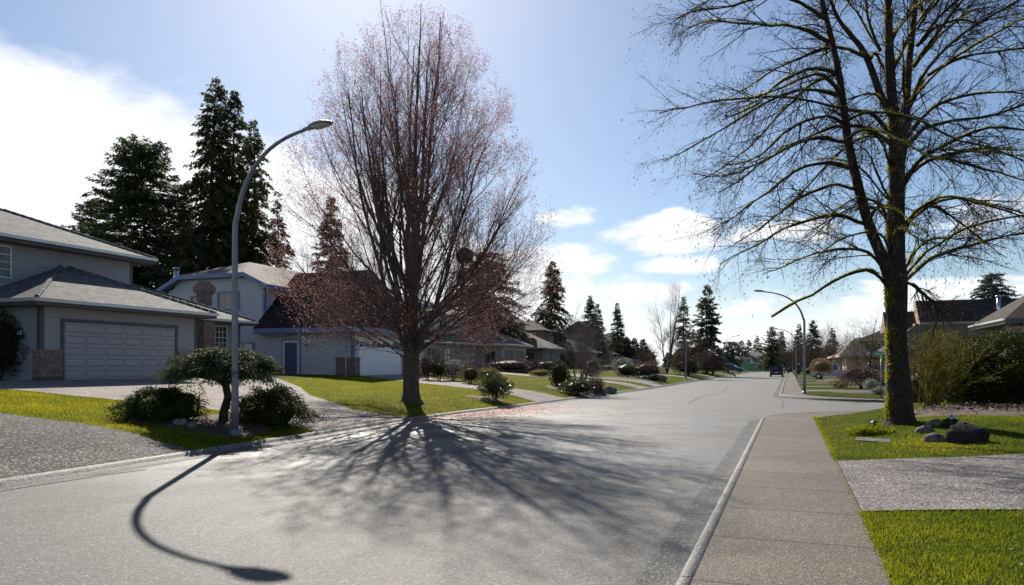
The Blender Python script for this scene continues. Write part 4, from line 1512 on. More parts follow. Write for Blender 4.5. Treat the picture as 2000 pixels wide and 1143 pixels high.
def build_maple():
    rng = np.random.default_rng(11)
    base = hit(803, 786)
    B = np.array(base)
    h = thing('maple_tree', 'tall egg-shaped maple full of red blossom buds on the lawn across the road', 'tree', base)
    # trunk with a flared foot, carried on as the leader
    H = 14.3
    zz = np.array([-0.15, 0.0, 0.12, 0.35, 0.8, 1.4, 1.9, 2.6, 3.6, 5.0, 7.0, 9.0, 11.0, 13.0, H])
    rr = np.array([0.48, 0.42, 0.35, 0.30, 0.285, 0.29, 0.27, 0.185, 0.155, 0.13, 0.10, 0.072, 0.048, 0.026, 0.010])
    tr = np.stack([0.12 * (zz / 5) - 0.04 * np.sin(zz * 0.8), 0.05 * np.sin(zz * 0.6), zz], -1) + B
    v, q = tubes(tr[None, :9], rr[None, :9], 14)
    # bark ridges
    c = np.array([np.interp(v[:, 2], tr[:, 2], tr[:, i]) for i in (0, 1)]).T
    d = v[:, :2] - c
    an = np.arctan2(d[:, 1], d[:, 0])
    k = 1 + 0.06 * np.sin(an * 5 + v[:, 2] * 1.3) + 0.10 * np.exp(-(v[:, 2] - B[2]) / 0.25) * np.sin(an * 3 + 1)
    v[:, :2] = c + d * k[:, None]
    np_mesh('trunk', v, q, 'bark_maple', h, smooth=True)
    env_z = [1.2, 1.7, 2.1, 2.7, 3.5, 4.4, 5.3, 7.2, 9.1, 10.9, 12.8, 14.0, 15.1]
    env_r = [1.9, 3.0, 3.9, 4.5, 4.9, 5.05, 5.0, 4.6, 4.0, 3.25, 2.3, 1.35, 0.35]
    # main limbs: leave the trunk low, bow outward, then rise steeply to the rim of the crown
    limbs, lr = [], []
    n = 10
    plan = []
    for i in range(17):                      # strong scaffold limbs
        he = 5.6 + 8.6 * ((i * 0.618 + 0.2) % 1.0) ** 0.85
        plan.append((he, rng.uniform(1.35, 1.9) if i % 2 else rng.uniform(1.9, 4.6), i * 2.39996 + rng.uniform(-0.3, 0.3), rng.uniform(0.80, 1.0), 1.0))
    for i in range(20):                      # high, lighter ones off the leader
        he = 9.5 + 5.3 * (i / 20)
        plan.append((he, he * rng.uniform(0.40, 0.62), i * 2.39996 + 1.1, rng.uniform(0.75, 1.0), 0.45))
    for i in range(20):                      # middle ones
        he = 4.2 + 6.5 * (i / 20)
        plan.append((he, he * rng.uniform(0.25, 0.5), i * 2.39996 + 0.5, rng.uniform(0.92, 1.06), 0.5))
    for i in range(22):                      # low spreading ones
        he = 1.9 + 4.0 * (i / 22)
        plan.append((he, rng.uniform(1.3, 1.4 + 0.25 * he), i * 2.39996 + rng.uniform(-0.3, 0.3), rng.uniform(0.78, 1.02), 0.40))
    for he, hs, az, rf, w in plan:
        R = np.interp(he, env_z, env_r) * rf
        hs = min(hs, he * 0.72)
        o = np.array([math.cos(az), math.sin(az), 0])
        p0 = np.array([np.interp(hs, zz, tr[:, 0]), np.interp(hs, zz, tr[:, 1]), hs + B[2]])
        cen = np.array([np.interp(he, zz, tr[:, 0]), np.interp(he, zz, tr[:, 1]), he + B[2]])
        p3 = cen + o * R
        low = max(0.0, 1 - he / 6.0)
        p1 = p0 + o * R * (0.36 + 0.1 * low) + np.array([0, 0, (he - hs) * (0.20 + 0.34 * low)])
        p2 = p0 + o * R * (0.74 - 0.02 * low) + np.array([0, 0, (he - hs) * (0.58 + 0.34 * low)])
        t = np.linspace(0, 1, n)[:, None]
        c = (1 - t) ** 3 * p0 + 3 * (1 - t) ** 2 * t * p1 + 3 * (1 - t) * t * t * p2 + t ** 3 * p3
        c[1:] += np.cumsum(rng.normal(size=(n - 1, 3)) * 0.055, 0)
        limbs.append(c)
        L = np.linalg.norm(np.diff(c, axis=0), axis=1).sum()
        r0 = min(0.135, 0.030 + 0.0086 * L) * rng.uniform(0.85, 1.12) * w
        lr.append(r0 * (1 - 0.88 * np.linspace(0, 1, n) ** 0.85))
    P1, R1 = np.array(limbs), np.array(lr)
    L1 = np.linalg.norm(np.diff(P1, axis=1), axis=2).sum(1)
    S1, SR1 = grow(rng, P1, R1, 4, 0.14, 0.80, 0.30, 0.62, lambda t, pi, p: (0.20 + 0.55 * (1 - t)) * L1[pi] * rng.uniform(0.7, 1.05, len(t)), n, 0.16, 0.07, 0.62, 0.06, 0.12)
    keep = np.hypot(S1[:, -1, 0] - B[0], S1[:, -1, 1] - B[1]) < np.interp(S1[:, -1, 2] - B[2], env_z, env_r) * 1.04
    P1, R1 = np.concatenate([P1, S1[keep]]), np.concatenate([R1, SR1[keep]])
    lead = smooth_line(np.column_stack([tr[7:], rr[7:]]), n)
    P1 = np.concatenate([P1, lead[None, :, :3]])
    R1 = np.concatenate([R1, lead[None, :, 3]])
    L1 = np.linalg.norm(np.diff(P1, axis=1), axis=2).sum(1)
    out = unit((P1[:, -1] - P1[:, 0]) * np.array([1, 1, 0.3]))
    P2, R2 = grow(rng, P1, R1, 8, 0.32, 0.99, 0.35, 0.9, lambda t, pi, p: (0.10 + 0.20 * (1 - t)) * L1[pi] * rng.uniform(0.6, 1.3, len(t)) + 0.5, 7, 0.22, 0.11, 0.5, 0.020, 0.3)
    keep = np.hypot(P2[:, -1, 0] - B[0], P2[:, -1, 1] - B[1]) < np.interp(P2[:, -1, 2] - B[2], env_z, env_r) * 1.13 + 0.1
    P2, R2 = P2[keep], R2[keep]
    P3, R3 = grow(rng, np.concatenate([P2, P1[:, 3:10]]), np.concatenate([R2, R1[:, 3:10]]), 6, 0.15, 1.0, 0.35, 0.85, lambda t, pi, p: rng.uniform(0.22, 0.75, len(t)), 4, 0.28, 0.10, 0.6, 0.0105, 0.45)
    keep = np.hypot(P3[:, -1, 0] - B[0], P3[:, -1, 1] - B[1]) < np.interp(P3[:, -1, 2] - B[2], env_z, env_r) * 1.13 + 0.1
    P3, R3 = P3[keep], R3[keep]
    P4, R4 = grow(rng, P3, R3, 3, 0.3, 1.0, 0.3, 0.9, lambda t, pi, p: rng.uniform(0.10, 0.32, len(t)), 3, 0.3, 0.12, 0.8, 0.0050, 0.6)
    v, q = joined([tubes(P1, R1, 7)])
    np_mesh('limbs', v, q, 'bark_maple', h, smooth=True)
    v, q = joined([tubes(P2, R2, 4), tubes(P3, R3, 3), tubes(P4, R4, 3)])
    np_mesh('twigs', v, q, 'twig_maple', h)
    # clusters of red flower buds on the youngest wood
    pts = [P4[:, -1], along(P4, rng.uniform(0.3, 1, len(P4)))[0], P3[:, -1], along(P3, rng.uniform(0.2, 1, len(P3)))[0]]
    pts = np.concatenate(pts)
    rim = np.hypot(pts[:, 0] - B[0], pts[:, 1] - B[1]) / np.interp(pts[:, 2] - B[2], env_z, env_r)
    pts = pts[rng.random(len(pts)) < 0.12 + 0.85 * np.clip(rim, 0, 1) ** 1.5]
    pts = pts[rng.random(len(pts)) < 0.50 + 0.30 * (pts[:, 2] > B[2] + 5.0)]
    up = pts[pts[:, 2] > B[2] + 7.0]
    pts = np.concatenate([pts, up + rng.normal(size=up.shape) * 0.05])
    pts = pts + rng.normal(size=pts.shape) * 0.020
    o = flecks(rng, pts, 0.039, 'bud_red', 'blossom', h, stretch=1.3)
    o['kind'] = 'stuff'
    h.scale = (0.995, 0.995, 1.0)
    print('maple', len(P2), len(P3), len(P4), len(pts))
    # an old nest wedged in the crown
    c = ray_at(908, 500, 25.0)
    nb = rng.normal(size=(420, 3))
    nb = unit(nb) * np.array([0.27, 0.27, 0.17]) * rng.uniform(0.75, 1.05, (420, 1)) + np.array(c)
    dd = unit(np.cross(nb - np.array(c), rng.normal(size=(420, 3)))) * 0.16
    v, q = tubes(np.stack([nb - dd, nb + dd * 0.2, nb + dd], 1), np.full((420, 3), 0.012), 3)
    v2 = MB()
    for k in range(6):
        a0, a1 = -1.4 + k * 0.45, -1.4 + (k + 1) * 0.45
        for j in range(10):
            b0, b1 = j * math.pi / 5, (j + 1) * math.pi / 5
            f = lambda a, b: (c.x + 0.24 * math.cos(a) * math.cos(b), c.y + 0.24 * math.cos(a) * math.sin(b), c.z + 0.16 * math.sin(a))
            v2.poly([f(a0, b0), f(a0, b1), f(a1, b1), f(a1, b0)])
    nest = np_mesh('bird_nest', *joined([(v, q), (np.array(v2.v), np.array(v2.f))]), 'twig_brown')
    tag(nest, 'dark round bird nest of sticks high in the red-budded maple', 'nest')


def build_alder():
    rng = np.random.default_rng(23)
    D0 = 17.3
    base = ray_at(1756, 831, D0)
    base.z = float(zr(base.x, base.y))
    h = thing('alder_tree', 'big bare tree with moss-covered arching limbs on the right-hand lawn', 'tree', base)
    mpp = D0 / F

    def px(pts):
        return np.array([[*ray_at(a, b, D0), (c * mpp if False else c)] for a, b, c in pts])
    trunk = px([(1757, 846, .50), (1757, 832, .44), (1757, 818, .355), (1756, 790, .315), (1754, 740, .285), (1752, 690, .262), (1751, 640, .256), (1750, 590, .268), (1750, 545, .275),
                (1749, 500, .235), (1750, 440, .215), (1752, 370, .20), (1751, 300, .185), (1746, 230, .145), (1740, 160, .125), (1736, 80, .108), (1735, 0, .092), (1737, -80, .072), (1740, -170, .05), (1742, -280, .015)])
    stems = [px([(1742, 560, .16), (1722, 505, .155), (1697, 455, .145), (1677, 400, .135), (1660, 345, .125), (1644, 290, .115), (1632, 225, .10), (1617, 150, .085), (1596, 75, .07), (1573, 0, .055), (1548, -90, .035), (1530, -170, .012)]),
             px([(1757, 330, .13), (1768, 275, .125), (1777, 200, .11), (1785, 130, .10), (1797, 60, .085), (1808, 0, .07), (1818, -90, .045), (1825, -180, .012)]),
             px([(1740, 225, .10), (1720, 180, .10), (1706, 130, .09), (1690, 88, .08), (1668, 55, .065), (1645, 15, .05), (1625, -60, .03), (1610, -120, .01)]),
             px([(1742, 215, .10), (1733, 150, .10), (1728, 80, .085), (1722, 0, .07), (1714, -100, .045), (1710, -190, .012)])]
    # the stems do not all stand in one plane
    for s, (o, k) in zip(stems, ((-0.9, 1.0), (0.7, 1.0), (0.5, 1.0), (-0.5, 1.0))):
        fw = np.array([-SN, CS, 0])
        s[:, :3] += fw * (np.linspace(0, 1, len(s)) ** 1.2 * o)[:, None]
    trunk[:, 3] *= 0.88
    for s in stems:
        s[:, 3] *= 0.82
    tl = smooth_line(trunk, 60)
    v, q = tubes(tl[None, :, :3], tl[None, :, 3], 16)
    c = np.array([np.interp(v[:, 2], tl[:, 2], tl[:, i]) for i in (0, 1)]).T
    d = v[:, :2] - c
    an = np.arctan2(d[:, 1], d[:, 0])
    foot = np.exp(-(v[:, 2] - base.z) / 0.30)
    k = 1 + 0.035 * np.sin(an * 4 + v[:, 2] * 2.1) + 0.03 * np.sin(an * 9 - v[:, 2] * 3.3) + 0.20 * foot * np.maximum(0, np.sin(an * 3 + 0.6))
    v[:, :2] = c + d * k[:, None]
    np_mesh('trunk', v, q, 'bark_alder', h, smooth=True)
    sl = [smooth_line(s, 24) for s in stems]
    v, q = tubes(np.array([s[:, :3] for s in sl]), np.array([s[:, 3] for s in sl]), 10)
    np_mesh('stems', v, q, 'bark_alder', h, smooth=True)
    limb_px = [
        [(1742, 566), (1715, 536), (1690, 524), (1640, 540), (1590, 570), (1522, 608)],
        [(1740, 545), (1700, 498), (1660, 483), (1610, 490), (1560, 505), (1508, 522)],
        [(1743, 490), (1715, 462), (1680, 456), (1630, 470), (1590, 495), (1560, 515)],
        [(1744, 455), (1722, 415), (1690, 398), (1650, 408), (1610, 440), (1575, 470)],
        [(1690, 440), (1640, 421), (1590, 424), (1530, 442), (1470, 475), (1400, 512)],
        [(1668, 375), (1620, 368), (1560, 392), (1500, 432), (1450, 470), (1400, 500)],
        [(1655, 335), (1600, 322), (1545, 345), (1480, 392), (1430, 430), (1390, 455)],
        [(1640, 285), (1590, 283), (1530, 302), (1460, 346), (1410, 385), (1365, 405)],
        [(1634, 250), (1585, 246), (1520, 275), (1450, 332), (1400, 360), (1350, 378)],
        [(1742, 270), (1705, 222), (1650, 210), (1570, 190), (1480, 190), (1390, 192), (1330, 206), (1286, 222)],
        [(1744, 285), (1700, 256), (1645, 248), (1560, 274), (1480, 322), (1410, 350), (1345, 345)],
        [(1628, 200), (1570, 175), (1500, 195), (1440, 232), (1380, 262), (1330, 280)],
        [(1620, 160), (1560, 158), (1490, 190), (1430, 240), (1380, 275), (1340, 300)],
        [(1605, 105), (1550, 72), (1490, 60), (1430, 48), (1380, 40), (1335, 58)],
        [(1592, 60), (1540, 20), (1480, 5), (1420, 15), (1365, 8), (1325, 22)],
        [(1578, 10), (1530, -25), (1470, -30), (1400, -10), (1350, 10)],
        [(1745, 400), (1715, 350), (1685, 315), (1650, 300), (1600, 300)],
        [(1742, 330), (1715, 270), (1680, 265), (1668, 300)],
        [(1745, 220), (1710, 190), (1670, 185), (1620, 215), (1580, 250)],
        [(1760, 552), (1786, 510), (1820, 478), (1870, 452), (1930, 444), (2000, 440), (2090, 452)],
        [(1762, 560), (1795, 515), (1835, 490), (1890, 478), (1950, 462), (2020, 470), (2090, 490)],
        [(1765, 545), (1795, 560), (1818, 578), (1838, 604)],
        [(1763, 455), (1790, 420), (1830, 392), (1880, 382), (1940, 392), (2010, 410), (2090, 440)],
        [(1765, 440), (1800, 408), (1850, 400), (1900, 418), (1960, 452), (2020, 490)],
        [(1763, 365), (1800, 325), (1850, 302), (1910, 288), (1970, 305), (2030, 328), (2100, 350)],
        [(1766, 350), (1820, 310), (1870, 318), (1930, 342), (1990, 368), (2060, 390)],
        [(1764, 295), (1800, 252), (1850, 240), (1910, 236), (1960, 222), (2020, 214), (2090, 205)],
        [(1768, 275), (1805, 225), (1850, 195), (1900, 178), (1960, 168), (2030, 162), (2100, 165)],
        [(1776, 210), (1806, 160), (1850, 125), (1900, 105), (1960, 92), (2030, 86), (2100, 95)],
        [(1785, 130), (1820, 90), (1870, 45), (1920, 8), (1970, -20), (2030, -35)],
        [(1792, 90), (1830, 52), (1880, 30), (1940, 28), (2000, 15), (2060, 0)],
        [(1740, 150), (1775, 90), (1810, 35), (1840, -10), (1870, -60)],
        [(1737, 90), (1760, 40), (1800, 0), (1850, -40), (1910, -60)],
        [(1720, 100), (1690, 40), (1670, 0), (1640, -50), (1600, -80)],
        [(1803, 30), (1850, -20), (1910, -45), (1980, -50), (2050, -40)],
        [(1702, 115), (1650, 85), (1600, 88), (1550, 100), (1500, 125), (1450, 150)],
    ]
    fw = np.array([-SN, CS, 0.0])
    P1, R1 = [], []
    n = 14
    for i, lp in enumerate(limb_px):
        pts = np.array([[*ray_at(a, b, D0)] for a, b in lp])
        L = np.linalg.norm(np.diff(pts, axis=0), axis=1).sum()
        s0 = np.linspace(0, 1, len(pts)) ** 1.3
        off = rng.uniform(-1, 1) * min(2.6, 0.55 * L)
        # limbs that spring from a leaning stem start where that stem stands
        st = 0.0
        if lp[0][0] < 1700 and lp[0][1] < 460:
            st = -0.9 * np.clip((560 - lp[0][1]) / 700, 0, 1) ** 1.2
        pts += fw * (st + off * s0)[:, None]
        c = smooth_line(pts, n)
        c[1:] += np.cumsum(rng.normal(size=(n - 1, 3)) * 0.02, 0)
        P1.append(c)
        r0 = min(0.055, 0.020 + 0.0072 * L) * rng.uniform(0.85, 1.1)
        rr = r0 * (1 - 0.80 * np.linspace(0, 1, n) ** 0.85)
        if i in (0, 21):
            rr = np.full(n, 0.050) * (1 - 0.4 * np.linspace(0, 1, n))
        R1.append(rr)
        # sister limbs of the same habit that reach toward and away from the street
        if i not in (0, 1, 21, 17) and rng.random() < 0.80:
            az = rng.choice([-1, 1]) * rng.uniform(0.8, 1.9)
            ctr = c[0] * np.array([1, 1, 0])
            d = c - np.array([ctr[0], ctr[1], 0])
            cc = d.copy()
            cc[:, 0] = d[:, 0] * math.cos(az) - d[:, 1] * math.sin(az)
            cc[:, 1] = d[:, 0] * math.sin(az) + d[:, 1] * math.cos(az)
            cc += np.array([ctr[0], ctr[1], 0])
            P1.append(cc)
            R1.append(r0 * 0.9 * (1 - 0.80 * np.linspace(0, 1, n) ** 0.85))
    P1, R1 = np.array(P1), np.array(R1)
    k = 1 + 0.16 * rng.normal(size=R1.shape)
    v, q = tubes(P1, R1 * np.clip(k, 0.7, 1.4), 7)
    np_mesh('limbs', v, q, 'bark_limb', h, smooth=True)
    SP = np.array([smooth_line(s[8:], n) for s in sl] + [smooth_line(tl[34:], n)])
    # twigs
    AP, AR = np.concatenate([P1, SP[..., :3]]), np.concatenate([R1, SP[..., 3]])
    AP, AR = np.delete(AP, 0, 0), np.delete(AR, 0, 0)
    L1 = np.linalg.norm(np.diff(AP, axis=1), axis=2).sum(1)
    P2, R2 = grow(rng, AP, AR, 16, 0.18, 1.0, 0.35, 0.95, lambda t, pi, p: rng.uniform(0.5, 1.6, len(t)) * (1.15 - 0.3 * t), 7, -0.13, 0.11, 0.5, 0.016, 0.28)
    P3, R3 = grow(rng, P2, R2, 8, 0.15, 1.0, 0.4, 1.0, lambda t, pi, p: rng.uniform(0.2, 0.62, len(t)), 5, -0.08, 0.14, 0.6, 0.0085, 0.5)
    P4, R4 = grow(rng, P3, R3, 3, 0.3, 1.0, 0.4, 1.0, lambda t, pi, p: rng.uniform(0.08, 0.26, len(t)), 3, -0.05, 0.15, 0.8, 0.0058, 0.6)
    v, q = joined([tubes(P2, R2, 5), tubes(P3, R3, 3), tubes(P4, R4, 3)])
    np_mesh('twigs', v, q, 'twig_alder', h)
    # hanging catkins and little cones
    pts = np.concatenate([P4[:, -1], P3[:, -1]])
    pts = pts[rng.random(len(pts)) < 0.22]
    n_ = len(pts)
    L = rng.uniform(0.025, 0.065, n_)
    d = unit(np.stack([rng.normal(0, 0.35, n_), rng.normal(0, 0.35, n_), -np.ones(n_)], -1))
    Pc = pts[:, None] + d[:, None] * (L[:, None] * np.array([0, 0.35, 0.7, 1.0]))[..., None]
    Rc = np.stack([0.1 + 0 * L, 1 + 0 * L, 0.85 + 0 * L, 0.1 + 0 * L], -1) * rng.uniform(0.006, 0.0115, n_)[:, None]
    v, q = tubes(Pc, Rc, 4)
    np_mesh('catkins', v, q, 'catkin', h)['kind'] = 'stuff'
    # moss cushions riding on the upper side of limbs and on the street side of the trunk
    m = []
    for P, R, k in ((P1, R1, 210), (SP[..., :3], SP[..., 3], 420)):
        pi = np.repeat(np.arange(len(P)), k)
        t = rng.uniform(0, 0.92, len(pi)) ** 1.25
        p, tan, i, f = along(P[pi], t)
        r = R[pi][np.arange(len(pi)), i]
        u = np.array([0, 0, 1.0]) + rng.normal(size=p.shape) * 0.45
        u = unit(u - (u * tan).sum(1, keepdims=True) * tan)
        m.append(p + u * r[:, None] * 0.95)
    t = rng.uniform(base.z + 0.1, base.z + 7.5, 4200)
    c = np.stack([np.interp(t, tl[:, 2], tl[:, 0]), np.interp(t, tl[:, 2], tl[:, 1]), t], -1)
    a = rng.normal(math.radians(195), 0.7, len(t))
    rr = np.interp(t, tl[:, 2], tl[:, 3])
    m.append(c + np.stack([np.cos(a) * rr, np.sin(a) * rr, 0 * a], -1) * 0.99)
    m = np.concatenate(m)
    keep = np.sin(m[:, 0] * 5.1 + m[:, 2] * 4.3) + np.sin(m[:, 1] * 3.7 + m[:, 2] * 7.7) + rng.normal(size=len(m)) * 0.5 > 0.0
    m = m[keep]
    m = np.repeat(m, 3, 0) + rng.normal(size=(len(m) * 3, 3)) * 0.018
    flecks(rng, m, 0.034, 'moss', 'moss', h, stretch=1.2)['kind'] = 'stuff'
    print('alder', len(P1), len(P2), len(P3), len(P4), len(m))


build_maple()
build_alder()


# ------------------------------------------------------------------ conifers, bare trees, shrubs
def conifer(label, base, H, R, mat='needle_dark', seed=0, nb=180, spray=0.5, dens=9.0, prof='cone', droop=0.25, clear=0.06, name='conifer_tree', upturn=0.0, wide=0.42, lean=0.0, gaps=0.25, group=None):
    rng = np.random.default_rng(seed)
    nb = int(nb * 1.5)
    if base[1] > 95:
        R *= 1.22
        nb = int(nb * 1.15)
    spray *= 0.62
    dens *= 1.15
    B = np.array(base, float)
    h = thing(name, label, 'tree', tuple(B), group)
    zz = np.linspace(-0.3, H * 0.985, 10)
    tr = np.stack([lean * (zz / H) ** 2 + 0.01 * H * np.sin(zz / H * 5 + seed), 0.008 * H * np.sin(zz / H * 4 + 2 + seed), zz], -1) + B
    rt = (0.012 * H + 0.06) * (1 - zz / H) + 0.012
    v, q = tubes(tr[None], rt[None], 8)
    np_mesh('trunk', v, q, 'bark_dark', h, smooth=True)
    u = rng.random(nb) ** 0.85
    s = clear + (1 - clear) * u                       # relative height
    if prof == 'cone':
        w = (1 - s) ** 0.85 + 0.03
    elif prof == 'round':
        w = np.sqrt(np.clip(1 - ((s - 0.42) / 0.60) ** 2, 0.02, 1))
    elif prof == 'cedar':
        w = np.clip((1 - s) * 1.5, 0, 1) ** 0.75 * (0.85 + 0.15 * np.sin(s * 21 + seed)) + 0.03
    else:                                             # column
        w = np.clip((1 - s) * 2.2, 0.05, 1) ** 0.7
    patch = 1 - gaps * np.clip(np.sin(s * 37 + seed) * 1.0 + rng.normal(size=nb) * 0.6, 0, 1.4)
    az = np.arange(nb) * 2.39996 + rng.uniform(-0.6, 0.6, nb)
    L = R * w * rng.uniform(0.72, 1.08, nb) * patch
    el = np.radians(-8 + (26 if prof == 'round' else 55) * s ** 2.2) + rng.normal(0, 0.12, nb)
    n = 6
    t = np.linspace(0, 1, n)
    o = np.stack([np.cos(az), np.sin(az), 0 * az], -1)
    c = np.stack([np.interp(s * H, zz, tr[:, i]) for i in range(3)], -1)
    z = np.tan(el)[:, None] * t[None] - droop * t[None] ** 2 + upturn * t[None] ** 4
    P = c[:, None] + o[:, None] * (L[:, None] * t[None])[..., None] + np.array([0, 0, 1.0]) * (L[:, None] * z)[..., None]
    P[:, 1:] += rng.normal(size=(nb, n - 1, 3)) * 0.03 * L[:, None, None]
    rb = np.clip(0.012 * L + 0.01, 0.01, 0.09)[:, None] * (1 - 0.85 * t[None])
    v, q = tubes(P, rb, 4)
    np_mesh('branches', v, q, 'bark_dark', h)
    k = np.maximum(3, (L * dens / spray)).astype(int)
    pi = np.repeat(np.arange(nb), k)
    tt = rng.uniform(0.08, 1.0, len(pi)) ** 0.75
    p, tan, _, _ = along(P[pi], tt)
    sd = unit(np.cross(tan, np.array([0, 0, 1.0])))
    sg = rng.choice([-1.0, 1.0], len(pi))[:, None]
    out = rng.uniform(0.0, 1.0, len(pi))[:, None]
    d = unit(tan * (0.35 + 0.65 * out) + sd * sg * (1.0 - 0.6 * out) + np.array([0, 0, -1.0]) * (droop * rng.uniform(0.1, 1.9, len(pi)))[:, None] + rng.normal(size=p.shape) * 0.22)
    ln = spray * rng.uniform(0.55, 1.25, len(pi))[:, None] * (0.75 + 0.35 * (1 - s[pi]))[:, None]
    p = p + sd * sg * (1 - out) * 0.10 * L[pi][:, None] * (1 - tt)[:, None] * rng.uniform(0, 1.5, len(pi))[:, None] + rng.normal(size=p.shape) * 0.05 * R * 0.3
    wd = unit(np.cross(d, rng.normal(size=p.shape))) * ln * wide * rng.uniform(0.5, 1.1, len(pi))[:, None] * 0.5
    mid = p + d * ln * 0.45
    tip = p + d * ln + np.array([0, 0, -0.10]) * ln
    V = np.stack([p, mid + wd, tip, mid - wd], 1).reshape(-1, 3)
    np_mesh('foliage', V, np.arange(4 * len(pi)).reshape(-1, 4), mat, h)
    return h


def bare_tree(label, base, H, R, seed=0, stems=1, twig='twig_brown', bark='bark_dark', up=0.3, n1=16, n2=9, n3=6, n4=0, r0=0.14, clear=0.2, spread=0.55, name='bare_tree', thick=1.0, droop=0.0, cat='tree', group=None):
    rng = np.random.default_rng(seed)
    B = np.array(base, float)
    h = thing(name, label, cat, tuple(B), group)
    S, SR = [], []
    n = 9
    for k in range(stems):
        a = k * 2.4 + rng.uniform(0, 1)
        sp = 0 if stems == 1 else R * rng.uniform(0.25, 0.6)
        hh = H * (1 if k == 0 else rng.uniform(0.7, 0.97))
        t = np.linspace(0, 1, n)
        x = sp * t ** 0.8 * math.cos(a) + 0.03 * H * np.sin(t * 5 + seed + k) * t
        y = sp * t ** 0.8 * math.sin(a) + 0.03 * H * np.sin(t * 4 + seed * 2 + k) * t
        S.append(np.stack([x, y, hh * t - 0.1 * (t < 0.01)], -1) + B)
        rs = r0 if stems == 1 else r0 * 0.75
        SR.append(rs * (1 - 0.93 * t ** 0.8) * (1 + 0.35 * np.exp(-t * 25)))
    S, SR = np.array(S), np.array(SR)
    v, q = tubes(S, SR, 9)
    np_mesh('trunk', v, q, bark, h, smooth=True)
    fl = lambda t, pi, p: R * rng.uniform(0.65, 1.1, len(t)) * np.clip(1.25 - 0.95 * ((p[:, 2] - B[2]) / H), 0.22, 1)
    P1, R1 = grow(rng, S, SR, n1, clear, 0.96, spread, spread + 0.5, fl, 8, up, 0.09, 0.55, 1, 0.15)
    P2, R2 = grow(rng, P1, R1, n2, 0.15, 1.0, 0.35, 0.8, lambda t, pi, p: R * rng.uniform(0.2, 0.5, len(t)), 6, up * 0.8 - droop, 0.12, 0.55, 0.03 * thick, 0.3)
    P3, R3 = grow(rng, P2, R2, n3, 0.15, 1.0, 0.35, 0.9, lambda t, pi, p: R * rng.uniform(0.08, 0.25, len(t)), 4, up * 0.6 - droop * 1.5, 0.13, 0.6, 0.012 * thick, 0.45)
    parts = [tubes(P1, R1, 5), tubes(P2, R2, 4), tubes(P3, R3, 3)]
    if n4:
        P4, R4 = grow(rng, P3, R3, n4, 0.2, 1.0, 0.4, 0.9, lambda t, pi, p: R * rng.uniform(0.05, 0.13, len(t)), 3, up * 0.5 - droop * 1.5, 0.13, 0.7, 0.007 * thick, 0.5)
        parts.append(tubes(P4, R4, 3))
    v, q = joined(parts)
    np_mesh('branches', v, q, twig, h)
    return h


def lumpy(u, seed, k=0.22):
    return 1 + k * (np.sin(u[:, 0] * 3.1 + seed) * np.sin(u[:, 1] * 3.7 + seed * 2) + 0.6 * np.sin(u[:, 2] * 6.3 + seed * 3 + u[:, 0] * 4) * np.sin(u[:, 1] * 7.1 + seed))


def leaf_cloud(rng, c, r, n, leaf, seed, lump=0.2, aspect=2.0, up=0.0, shell=0.35, flatten=0.0, bottom=-1.0):
    u = unit(rng.normal(size=(n, 3)))
    u = u[u[:, 2] > bottom]
    n = len(u)
    k = lumpy(u, seed, lump) * (1 - shell * rng.random(n) ** 2)
    p = np.array(c) + u * np.array(r) * k[:, None]
    d = unit(u * 0.8 + rng.normal(size=u.shape) * 0.7 + np.array([0, 0, up]))
    d[:, 2] *= 1 - flatten
    w = unit(np.cross(d, rng.normal(size=u.shape)))
    s = (leaf * rng.uniform(0.55, 1.3, n))[:, None]
    V = np.stack([p, p + d * s * 0.5 + w * s / aspect * 0.5, p + d * s, p + d * s * 0.5 - w * s / aspect * 0.5], 1).reshape(-1, 3)
    return V, np.arange(4 * n).reshape(n, 4)


def core(c, r, seed, lump=0.2, k=0.80, bottom=-0.95):
    """solid lumpy inside of a dense bush"""
    m = MB()
    a = np.linspace(-1.5, 1.5, 9)
    b = np.linspace(0, 2 * np.pi, 15)[:-1]
    U = np.array([[(math.cos(x) * math.cos(y), math.cos(x) * math.sin(y), max(bottom, math.sin(x))) for y in b] for x in a]).reshape(-1, 3)
    V = np.array(c) + U * np.array(r) * (lumpy(U, seed, lump) * k)[:, None]
    idx = np.arange(len(V)).reshape(len(a), len(b))
    q = np.stack([idx[:-1], np.roll(idx, -1, 1)[:-1], np.roll(idx, -1, 1)[1:], idx[1:]], -1).reshape(-1, 4)
    return V, q


def shrub(label, base, r, mat='leaf_hedge', seed=0, n=1800, leaf=0.09, lump=0.2, stem=0.0, name='shrub', aspect=2.0, up=0.1, bottom=-0.9, cat='shrub', solid=True, group=None, kk=0.66, shell=0.42):
    n = int(n * 2.2)
    leaf *= 0.85
    """rounded bush: leaf-sized faces over a dense inside; base = point on the ground under it"""
    rng = np.random.default_rng(seed)
    B = np.array(base, float)
    h = thing(name, label, cat, tuple(B), group)
    c = B + np.array([0, 0, stem + r[2] * 0.92])
    parts = [leaf_cloud(rng, c, r, n, leaf, seed, lump, aspect, up, shell, 0, bottom)]
    if solid:
        parts.append(core(c, r, seed, lump, kk, bottom))
    np_mesh('foliage', *joined(parts), mat, h)
    m = MB()
    for k in range(4 if stem < 0.3 else 3):
        a = k * 2.1 + seed
        m.tube([B + np.array([0.04 * math.cos(a), 0.04 * math.sin(a), -0.05]), B + np.array([0.10 * math.cos(a), 0.10 * math.sin(a), stem * 0.6 + 0.1]), c + np.array([r[0] * 0.4 * math.cos(a), r[1] * 0.4 * math.sin(a), 0])], [0.045, 0.035, 0.015], 6)
    m.build('stem', 'bark_dark', h)
    return h


